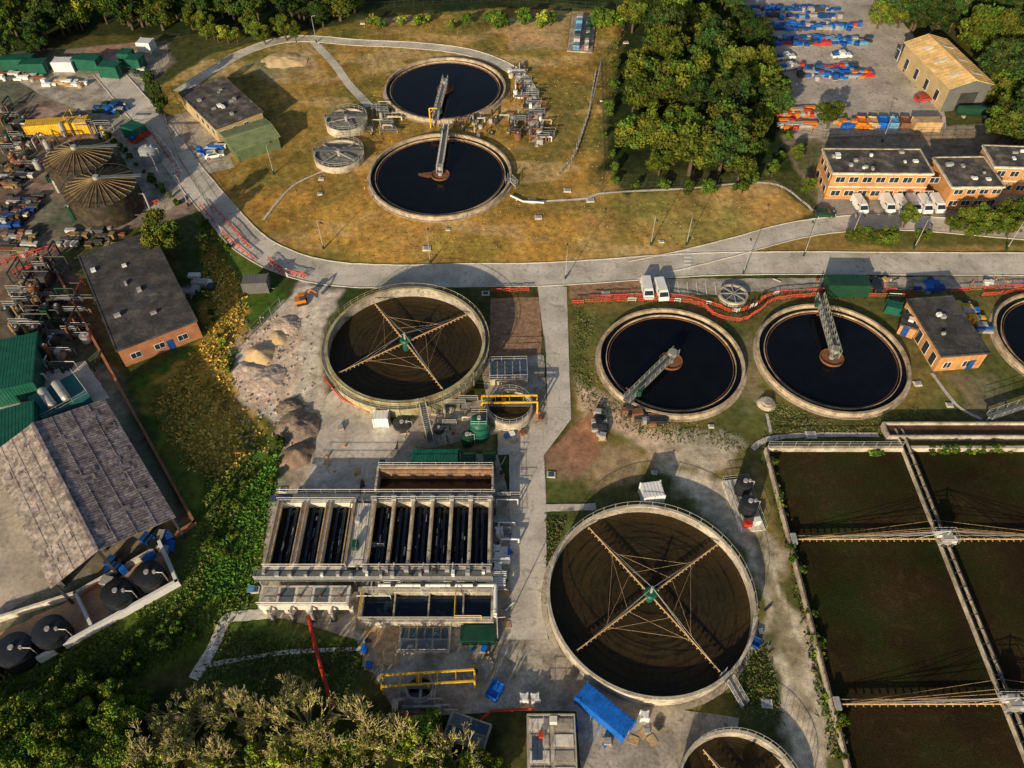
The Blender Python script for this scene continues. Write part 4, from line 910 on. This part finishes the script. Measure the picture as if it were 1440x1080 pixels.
# ---------------------------------------------------------------- pipes, barriers, fences
def pipe(name,pts,r,mat,z=.4):
    b=MB(); pp=[P(x,y,z) for x,y in pts]; b.path(pp,r,mat,8)
    for a,c in zip(pp,pp[1:]):
        k=max(1,int((c-a).length/3))
        for i in range(k): q=a.lerp(c,(i+.5)/k); b.tube(q+(c-a).normalized()*.06,q-(c-a).normalized()*.06,r*1.35,mat,8); b.cbox(q.x,q.y,0,.3,.3,z,wallc)
    b.obj(name)
pipe('red_pipe',[(433,866),(446,920),(468,995)],.26,red,.6)
pipe('red_pipe',[(550,1003),(600,1006),(640,1045),(690,1000),(750,996)],.16,red,.4)
pipe('red_pipe',[(455,530),(480,560),(520,580)],.12,red,.3)
def barrier(name,pts,h=1.0,step=1.9,mat=redb,n2=white):
    b=MB(); pp=smooth([P(*p) for p in pts],6)
    for a,c in zip(pp,pp[1:]):
        L=(c-a).length; k=max(1,int(round(L/step))); d=(c-a).normalized()
        for i in range(k):
            s=a.lerp(c,i/k); e=a.lerp(c,(i+.93)/k); s=s+Vector((R_(-.15,.15),R_(-.15,.15),0)); e=e+Vector((R_(-.15,.15),R_(-.15,.15),0))
            m=mat if random.random()<.93 else n2
            b.beam(s+Vector((0,0,h*.9)),e+Vector((0,0,h*.9)),.05,.14,m); b.beam(s+Vector((0,0,h*.35)),e+Vector((0,0,h*.35)),.04,.1,m)
            for q in (s,e): b.beam(q,q+Vector((0,0,h)),.06,.06,m)
            for j in (.25,.5,.75): q=s.lerp(e,j); b.beam(q+Vector((0,0,h*.3)),q+Vector((0,0,h*.9)),.05,.03,m)
            b.cbox(s.x,s.y,0,.2,.6,.06,black,math.atan2(d.y,d.x))
    b.obj(name)
B='red_pedestrian_barrier'
barrier(B,[(805,427),(870,425),(940,424),(985,430),(1005,445),(1040,452),(1065,440),(1085,425),(1130,418),(1200,418),(1290,418)])
barrier(B,[(830,420),(940,418),(1000,430),(1030,440),(1060,432),(1080,418),(1140,411),(1260,410)])
barrier(B,[(1335,412),(1440,404),(1500,402)]); barrier(B,[(1380,418),(1440,410)])
barrier(B,[(283,290),(320,335),(360,368)]); barrier(B,[(300,292),(335,330),(352,350)]); barrier(B,[(378,365),(400,382),(432,390)]); barrier(B,[(380,375),(405,390)])
barrier(B,[(205,180),(232,215),(254,252)]); barrier(B,[(180,300),(225,285)]); barrier(B,[(0,372),(75,350)])
barrier(B,[(690,412),(745,410)]); barrier(B,[(755,560),(757,590)]); barrier(B,[(20,385),(60,372)])
barrier('white_barrier',[(208,176),(238,213),(258,246)],mat=white)
def fence(name,pts,h=2.0,step=2.6,mat=None):
    b=MB(); pp=[P(*p) for p in pts]; mat=mat or dsteel
    for a,c in zip(pp,pp[1:]):
        L=(c-a).length; k=max(1,int(L/step))
        for i in range(k+1): q=a.lerp(c,i/k); b.tube(q,q+Vector((0,0,h)),.05,mat,4)
        for z in (.3,h*.5,h-.1): b.tube(a+Vector((0,0,z)),c+Vector((0,0,z)),.025,mat,4)
    b.obj(name)
fence('chain_link_fence',[(1100,185),(1160,195),(1440,190)]); fence('chain_link_fence',[(850,15),(690,2),(500,15),(240,60)]); fence('chain_link_fence',[(846,270),(850,230),(845,90),(890,25)]);
fence('chain_link_fence',[(800,240),(832,150),(845,90)],mat=steel)
fence('chain_link_fence',[(395,430),(325,500)],mat=steel); fence('chain_link_fence',[(1142,300),(1080,255),(850,272)])
fence('chain_link_fence',[(240,60),(215,130),(255,230),(300,300)])
# ---------------------------------------------------------------- vehicles
def vehicle(name,px,py,ang,body,kind='van'):
    c=P(px,py,1); c.z=0; b=MB(at(c,math.radians(ang)))
    if kind=='van': pr=[(-2.5,.35),(2.45,.35),(2.5,.85),(2.3,1.1),(1.55,1.85),(1.2,1.98),(-2.4,1.98),(-2.5,1.7)]; W=.95; ws=(3,4); 
    elif kind=='pickup': pr=[(-2.6,.45),(2.5,.45),(2.5,1.0),(1.4,1.15),(.8,1.75),(-.5,1.78),(-.7,1.1),(-2.6,1.05)]; W=.92; ws=(3,4)
    else: pr=[(-2.1,.3),(2.1,.3),(2.12,.7),(1.2,.92),(.5,1.4),(-1.1,1.42),(-1.85,1.0),(-2.12,.8)]; W=.88; ws=(3,4)
    n=len(pr); v=[]
    for s_ in (-1,1):
        for x,z in pr: v.append((x,s_*W*(1 if z<1.12 else .86),z))
    b.part('body'); b.add(v,[tuple(range(n))[::-1],tuple(range(n,2*n))]+[(i,(i+1)%n,n+(i+1)%n,n+i) for i in range(n)],body)
    b.part('windows')
    (xa,za),(xb,zb_)=pr[ws[0]],pr[ws[1]]
    nx,nz_=(za-zb_),-(xa-xb); ln=math.hypot(nx,nz_); nx,nz_=-nx/ln*.02,-nz_/ln*.02
    def wp(t,s_,): 
        x=xa+(xb-xa)*t; z=za+(zb_-za)*t; return (x+abs(nx),s_*W*(.9 if t<.5 else .78),z+abs(nz_))
    b.add([wp(.1,-1),wp(.1,1),wp(.9,1),wp(.9,-1)],[(0,1,2,3)],glass)
    for s_ in (-1,1):
        if kind=='van': q=[(1.9,1.15),(.55,1.15),(.55,1.75),(1.45,1.75)]
        elif kind=='pickup': q=[(1.2,1.2),(-.5,1.2),(-.4,1.65),(.7,1.65)]
        else: q=[(1.0,.97),(-1.5,.97),(-1.0,1.32),(.45,1.32)]
        b.add([(x,s_*(W+.012) if z<1.12 and kind=='car' else s_*(W*.87+.03),z) for x,z in q],[(0,1,2,3)],glass)
    if kind=='car': b.box(-2.0,-.6,1.02,-1.3,.6,1.2,glass)
    if kind=='pickup': b.box(-2.5,-.75,1.06,-.8,.75,1.12,black); b.cbox(-1.6,0,1.12,1.2,.9,.35,blue)
    b.part('wheels')
    for x in (-1.5 if kind!='car' else -1.3,1.5 if kind!='car' else 1.3):
        for s_ in (-1,1): b.tube((x,s_*(W-.12),.34),(x,s_*(W+.03),.34),.34,rubber,14); b.tube((x,s_*(W+.03),.34),(x,s_*(W+.045),.34),.18,steel,10)
    b.part('lamps'); 
    for s_ in (-.65,.65): b.cbox(pr[2][0]-.02,s_,.68,.08,.3,.14,white); b.cbox(pr[0][0]+.01,s_,.8,.06,.2,.2,red)
    b.obj(name)
for i,px in enumerate((1209,1248,1267,1284,1300,1318)): vehicle('parked_van',px,287-(i%2),-90+R_(-3,3)+ (8 if i==0 else 0),white,'van')
vehicle('parked_van',910,405,-88,white); vehicle('parked_van',930,407,-84,white)
vehicle('parked_pickup',1105,78,10,white,'pickup'); vehicle('parked_van',1184,76,5,white,'pickup'); vehicle('parked_pickup',1110,92,15,white,'pickup')
for px,py,a,m,k in ((1256,16,20,white,'car'),(1268,26,20,dsteel,'car'),(1252,5,20,white,'car'),(1300,136,10,red,'car'),(1275,92,80,dblue,'car'),(1160,298,0,greend,'car'),(1232,398,90,black,'car'),(160,150,60,dblue,'pickup'),(195,190,60,red,'pickup'),(300,215,20,white,'car')): vehicle('parked_car' if k=='car' else ('parked_van' if k=='van' else 'parked_pickup'),px,py,a,m,k)
def stack(name,x0,x1,y,wd,n,mats,hh=(.4,1.4),y2=None):
    a,c=P(x0,y),P(x1,y2 or y); b=MB()
    for i in range(n):
        p=a.lerp(c,(i+R_(0,1))/n); p.y+=R_(-wd,wd); m=random.choice(mats); k=random.random()
        if k<.5:
            l=R_(1.5,3.5); r=R_(.08,.16); an=R_(-.2,.2)
            for j in range(4):
                for q in range(3): b.tube((p.x-l/2,p.y+j*r*2.1,.15+r+q*r*1.9),(p.x+l/2,p.y+j*r*2.1+an*.5,.15+r+q*r*1.9),r,m,6)
            for q in (-l/3,l/3): b.cbox(p.x+q,p.y+r*3,0,.12,r*9,.15,timber)
        elif k<.8: b.cbox(p.x,p.y,.15,R_(.8,1.5),R_(.8,1.2),R_(*hh),m,R_(-.2,.2)); b.cbox(p.x,p.y,0,1.3,1.1,.14,timber)
        else: b.cyl(p.x,p.y,0,R_(.5,1.1),R_(.4,.8),m,n=12)
    b.obj(name)
bl=[blue,dblue,blue,dblue,dblue,lblue,dsteel]
for y,xa,xb,n in ((15,1030,1180,40),(25,1035,1185,24),(38,1068,1210,34),(42,1070,1200,24),(57,1065,1225,40),(63,1070,1225,30),(98,1120,1200,34),(105,1125,1225,38),(110,1130,1220,20)): stack('pipe_stack',xa,xb,y,.8,n,bl+([steel] if n<30 else [red,steel]))
stack('material_stack',1095,1140,160,1.8,28,[red,orange,steel,redb,timber]); stack('material_stack',1100,1140,178,1.4,20,[red,orange,steel]); stack('material_stack',1180,1230,178,1.4,22,[blue,steel,orange,timber]); stack('material_stack',1200,1225,108,1,12,[red,orange])
stack('material_stack',1290,1320,408,1,12,[blue,dblue,steel]); stack('material_stack',1345,1385,430,1.4,22,[yellow,steel,blue,dsteel],y2=465)
stack('material_stack',0,45,300,5,60,[dsteel,steel,black,rust,dsteel,coneshell,dblue]); stack('material_stack',0,50,345,3,34,[conerib,rust,steel,dsteel]); stack('material_stack',140,175,155,2,18,[blue,dblue,steel,greend]); stack('material_stack',280,312,215,1.5,12,[blue,steel,white]); stack('material_stack',696,704,790,4,9,[white])
stack('material_stack',0,45,250,4,40,[dsteel,dsteel,rust,steel,black,conerib]); stack('material_stack',0,60,110,2,20,[rust,steel,dsteel,white]); stack('material_stack',60,120,120,1.5,14,[timber,white,steel]); stack('material_stack',0,40,195,5,34,[rust,dsteel,greend,dsteel,conerib,steel]); stack('material_stack',175,215,100,1.5,16,[dsteel,steel,greend],y2=110)
stack('material_stack',90,170,335,3,22,[conerib,steel,dsteel,rust]); stack('material_stack',270,300,395,1,10,[steel,dsteel,white],y2=405); stack('material_stack',255,275,415,1,7,[dsteel,steel])
stack('scrap_stack',885,925,584,.8,18,[dsteel,steel,rust,black],y2=595); stack('scrap_stack',840,848,590,2,14,[dsteel,rust,black,steel],y2=612)
for px,c_ in ((1212,orange),(1228,timber),(1243,blue),(1258,lblue),(1274,rust),(1290,steel)): skip('open_skip',px,168,3,2,1.5,80,c_)
container('storage_container',1305,168,6,2.6,2.5,0,timber)
c=P(1372,155,1.5); c.z=0; b=MB(at(c)); b.tube((-4,0,1.5),(4,0,1.5),1.2,greend,20); b.tube((4,0,1.5),(4.5,0,1.5),1.2,greend,20,.5); b.tube((-4,0,1.5),(-4.5,0,1.5),1.2,greend,20,.5); b.cbox(-2.5,0,0,.5,2,.6,wallc); b.cbox(2.5,0,0,.5,2,.6,wallc); b.obj('fuel_tank')
T,L_,W_=FR((797,73),(833,75),(805,22),0); b=MB(T); b.box(0,0,0,L_,W_,.3,concrete_old)
for i in range(7): b.cbox(L_*.35,1.5+i*W_/8,.3,1.6,1.6,R_(1.2,2.2),random.choice([steel,dsteel,lblue])); b.cbox(L_*.75,1.5+i*W_/8,.3,1,1.2,R_(.8,1.6),random.choice([steel,greend]))
b.rail([(0,0,.3),(0,W_,.3),(L_,W_,.3),(L_,0,.3),(0,0,.3)],rust,1.6); b.obj('transformer_compound')
def plant(name,poly,n,h,mats,seed):
    random.seed(seed); b=MB(); xs=[P(*q) for q in poly]; ax=min(q.x for q in xs);bx=max(q.x for q in xs);ay=min(q.y for q in xs);by=max(q.y for q in xs)
    w=[(q.x,q.y) for q in xs]
    def rp():
        while True:
            x,y=R_(ax,bx),R_(ay,by)
            if sdf(w,np.array([x]),np.array([y]))[0]<0: return x,y
    for i in range(n):
        x,y=rp(); m=random.choice(mats); k=random.random(); z=R_(.3,h)
        if k<.45:
            l=R_(1.5,min(6,2+h)); d=random.choice([(1,0),(0,1)]); p=[(x,y,0),(x,y,z),(x+d[0]*l,y+d[1]*l,z),(x+d[0]*l,y+d[1]*l,0)]; b.path(p,R_(.07,.22),m,8)
        elif k<.65: b.cyl(x,y,0,z,R_(.35,.85),m,n=14); b.cyl(x,y,z,z+.2,.25,steel,n=8)
        elif k<.85: b.cbox(x,y,0,R_(.6,1.5),R_(.6,1.5),z*.8,m)
        else:
            l=R_(2,4); b.box(x,y,z,x+l,y+.9,z+.08,grate); b.rail([(x,y,z),(x+l,y,z)]); b.beam((x,y,0),(x,y,z),.1,.1,steel); b.beam((x+l,y+.8,0),(x+l,y+.8,z),.1,.1,steel)
    b.obj(name)
PP='process_pipework'
plant(PP,[(15,400),(80,365),(130,470),(60,520),(20,480)],110,3.6,[dsteel,dsteel,conerib,dsteel,rust,greend,coneshell],1)
plant(PP,[(45,185),(75,175),(95,240),(130,300),(190,310),(200,270),(170,300),(100,310),(55,240)],45,3.5,[dsteel,conerib,steel,greend],2)
plant(PP,[(85,165),(160,185),(160,205),(90,192)],26,4,[dsteel,conerib,steel,yellow],12)
plant(PP,[(712,95),(735,105),(765,160),(765,205),(720,205),(718,160)],70,1.7,[steel,dsteel,white,wallc,rust],3)
plant(PP,[(520,150),(545,150),(560,185),(520,195)],24,1.7,[steel,dsteel,wallc],4)
plant(PP,[(640,172),(720,165),(720,190),(660,195)],26,1.6,[steel,dsteel,wallc,rust],5)
plant(PP,[(595,575),(650,565),(655,600),(600,610)],16,1.3,[steel,greend,dsteel,wallc],6)
plant(PP,[(505,690),(518,690),(512,860),(502,860)],18,3,[steel,dsteel,white],7)
plant(PP,[(515,825),(680,825),(680,838),(515,838)],34,2.4,[steel,white,steel,dsteel],8)
plant(PP,[(550,985),(640,985),(630,1005),(560,1000)],14,1.2,[steel,dsteel,wallc],9)
plant(PP,[(0,490),(120,470),(150,520),(0,560)],26,2.5,[steel,greend,dsteel,white],10)
plant(PP,[(690,690),(705,690),(706,800),(693,800)],14,1.6,[steel,white,dsteel],14)
plant(PP,[(0,150),(40,150),(50,240),(0,260)],36,2.4,[dsteel,rust,steel,greend],15)
random.seed(31)
def heap(name,px,py,r,h,mat,sq=1.0,rough=.05):
    c=P(px,py); n=28; b=MB(at(c)); v=[];f=[]; s0=R_(0,50)
    for i in range(n+1):
        for j in range(n+1):
            x=-r+2*r*i/n; y=-r*sq+2*r*sq*j/n; wob=.8+.4*float(vn(np.array(x*.6+s0),np.array(y*.6),1.)); q=math.hypot(x,y/sq)/(r*wob)
            z=h*max(0,1-q)**.9*(.8+.5*float(vn(np.array(x+s0),np.array(y),1.)))+(rough*random.random() if q<1 else 0)-.03
            v.append((x,y,z))
    for i in range(n):
        for j in range(n): a=i*(n+1)+j; f.append((a,a+n+1,a+n+2,a+1))
    b.add(v,f,mat,True); b.obj(name)
heap('sand_heap',364,500,2.6,1.5,sand); heap('rubble_heap',375,535,3.4,.8,rubble,rough=.15); heap('rubble_heap',350,520,2.6,.7,rubble,rough=.12); heap('rubble_heap',405,457,2.5,.7,rubble,rough=.15)
heap('rubble_heap',418,600,3.6,1.5,rubbled,rough=.18); heap('soil_heap',418,641,2.7,1.6,soilh); heap('rubble_heap',408,573,2.4,1.0,rubbled,.8,.15); heap('sand_heap',392,475,1.8,.7,sand); heap('soil_heap',400,85,6,1.0,sand,.7)
b=MB()
for i in range(420):
    p=P(R_(330,440),R_(445,640)); s=R_(.08,.34); b.cbox(p.x,p.y,-.05,s,s*R_(.6,1.2),s*.8,random.choice([rubble,rubbled,sand,wallc]),R_(0,3))
b.obj('scattered_stones')
b=MB()
for xr,yr,n in (((705,716),(650,880),14),((505,520),(880,940),6),((640,700),(900,950),14),((560,640),(600,630),10),((780,960),(1005,1060),12),((1045,1075),(830,890),5),((460,520),(600,680),8),((1090,1430),(392,400),16),((700,760),(590,620),10)):
    for i in range(n):
        p=P(R_(*xr),R_(*yr)); m=random.choice([timber,steel,dsteel,white,rust,blue,wallc]); k=random.random(); r_=R_(0,3)
        if k<.4:
            b.cbox(p.x,p.y,0,1.2,1.0,.14,timber,r_)
            if random.random()<.5: b.cbox(p.x,p.y,.14,.9,.8,R_(.2,.7),m,r_)
        elif k<.7: b.cbox(p.x,p.y,.05,R_(.3,.7),R_(.3,.7),R_(.2,.6),m,r_)
        elif k<.85: b.tube((p.x,p.y,.15),(p.x+math.cos(r_)*1.6,p.y+math.sin(r_)*1.6,.15),.09,m,6)
        else: b.cyl(p.x,p.y,.05,.5,.22,orange,r2=.04,n=10)
b.obj('pallets_and_loose_materials')
c=P(425,426); b=MB(at(c,.3)); 
for s_ in (-.6,.6): b.box(-1,s_-.18,0,1,s_+.18,.5,black)
b.part('cab'); b.cbox(-.2,0,.5,1.9,1.4,.7,orange); b.cbox(.2,-.25,1.2,1,.8,1.1,glass); b.cbox(.2,-.25,2.3,1.1,.9,.08,orange)
b.part('boom'); b.beam((.7,.3,1),(2,.3,2.6),.2,.3,orange); b.beam((2,.3,2.6),(3,.3,1.4),.18,.22,orange); b.beam((3,.3,1.4),(2.8,.3,.5),.5,.5,dsteel); b.obj('mini_excavator')
b=MB(at(P(370,408))); b.cbox(0,0,.4,2.4,1.6,1.1,black); b.tube((-.8,-.9,.35),(-.8,.9,.35),.35,rubber,12); b.beam((1.2,0,.5),(2.2,0,.4),.1,.1,steel); b.cbox(-.3,0,1.5,1,1,.3,steel); b.obj('mobile_generator')
def lamp(px,py,a,h=7):
    b=MB(at(P(px,py),a)); b.tube((0,0,0),(0,0,h),.09,steel,8,.05); b.tube((0,0,h),(1.2,0,h+.2),.05,steel,6); b.cbox(1.4,0,h+.12,.7,.28,.12,dsteel); b.cbox(0,0,0,.3,.3,.9,greend); b.obj('street_lamp')
for q in ((965,345,-1.5),(1130,360,1.5),(605,370,1.5),(455,350,-.8),(1045,385,1.5),(1285,350,-1.5),(795,392,1.5),(445,60,0),(265,290,2.4),(230,262,2.4),(1240,200,-1.5),(1415,352,-1.5),(915,345,-1.5),(1195,338,-1.5),(700,900,0),(385,245,1)): lamp(*q)
b=MB()
for px,py in ((630,323),(852,413),(757,306),(798,268),(775,668),(683,413),(920,665),(1000,600),(1290,540),(1335,570),(510,33),(820,36),(720,28),(880,60),(450,273),(530,268),(830,282),(748,283),(600,350),(1078,990),(1140,612),(1320,600),(846,142),(930,340),(452,252),(398,690),(422,690),(359,830),(538,650)):
    p=P(px,py); s=R_(.5,1.1); b.cbox(p.x,p.y,0,s*1.6,s*1.3,.18,whitec,R_(-.1,.1)); b.cbox(p.x,p.y,.18,s*1.1,s*.9,.05,slate if py>400 and px<800 else steel)
b.obj('inspection_covers')
c=P(1078,568); b=MB(at(c)); b.cyl(0,0,0,.5,1.6,wallc,n=20,r2=1.2); b.cyl(0,0,.5,.8,.9,wallc,n=16); b.obj('vent_cone')
c=P(1030,418); b=MB(at(c)); b.ring(2.3,2.7,0,.9,wallc,32); b.disc(2.3,.6,grate,32); 
for i in range(8): t=i*math.pi/4; b.beam((0,0,1),(2.5*math.cos(t),2.5*math.sin(t),.95),.15,.12,steel)
b.obj('round_inlet_chamber')
pipe('lawn_pipe',[(785,245),(810,215),(828,160),(838,100)],.18,steel,.35)
pipe('lawn_pipe',[(718,275),(735,283),(765,285)],.2,white,.5)
b=MB(at(P(606,180))); b.tube((0,0,0),(0,0,5),.18,yellow,8); b.beam((0,0,5),(1.8,0,5),.18,.25,yellow); b.beam((0,0,3.8),(1.0,0,4.9),.1,.1,yellow); b.obj('yellow_jib_crane')
T,L_,W_=FR((1395,590),(1440,575),(1398,580),1.5); b=MB(T); b.box(0,0,1.4,12,1.2,1.5,grate); b.rail([(0,0,1.5),(12,0,1.5)]); b.rail([(0,1.2,1.5),(12,1.2,1.5)])
for x in (0.2,4,8,11.8): b.beam((x,.6,0),(x,.6,1.4),.2,.2,steel)
b.obj('footbridge')
# ---------------------------------------------------------------- light, world, camera
wld=bpy.data.worlds.new('World'); sc.world=wld; wld.use_nodes=True; nt=wld.node_tree
sky=nt.nodes.new('ShaderNodeTexSky'); sky.sky_type='NISHITA'; sky.sun_disc=False
EL=math.radians(18); sd=Vector((-.42,-.907,0)).normalized()
sky.sun_elevation=EL; sky.sun_rotation=math.atan2(sd.x,sd.y)%(2*math.pi); sky.altitude=100; sky.air_density=1.0; sky.dust_density=2
nt.links.new(sky.outputs[0],nt.nodes['Background'].inputs[0]); nt.nodes['Background'].inputs[1].default_value=.09
sl=bpy.data.lights.new('sun','SUN'); sl.energy=5; sl.angle=math.radians(.5); sl.color=(1,.84,.60)
so=bpy.data.objects.new('sun',sl); COL.objects.link(so); so.location=(0,0,80)
dv=Vector((-sd.x*math.cos(EL),-sd.y*math.cos(EL),-math.sin(EL))); so.rotation_euler=dv.to_track_quat('-Z','Y').to_euler()
cam=bpy.data.cameras.new('camera'); cam.sensor_width=36; cam.lens=F/1440*36; cam.clip_end=6000; cam.clip_start=1
co=bpy.data.objects.new('camera',cam); COL.objects.link(co); co.location=(0,0,H); co.rotation_euler=(math.pi/2-AL,0,0); sc.camera=co
sc.view_settings.view_transform='Standard'; sc.view_settings.look='None'; sc.view_settings.exposure=0
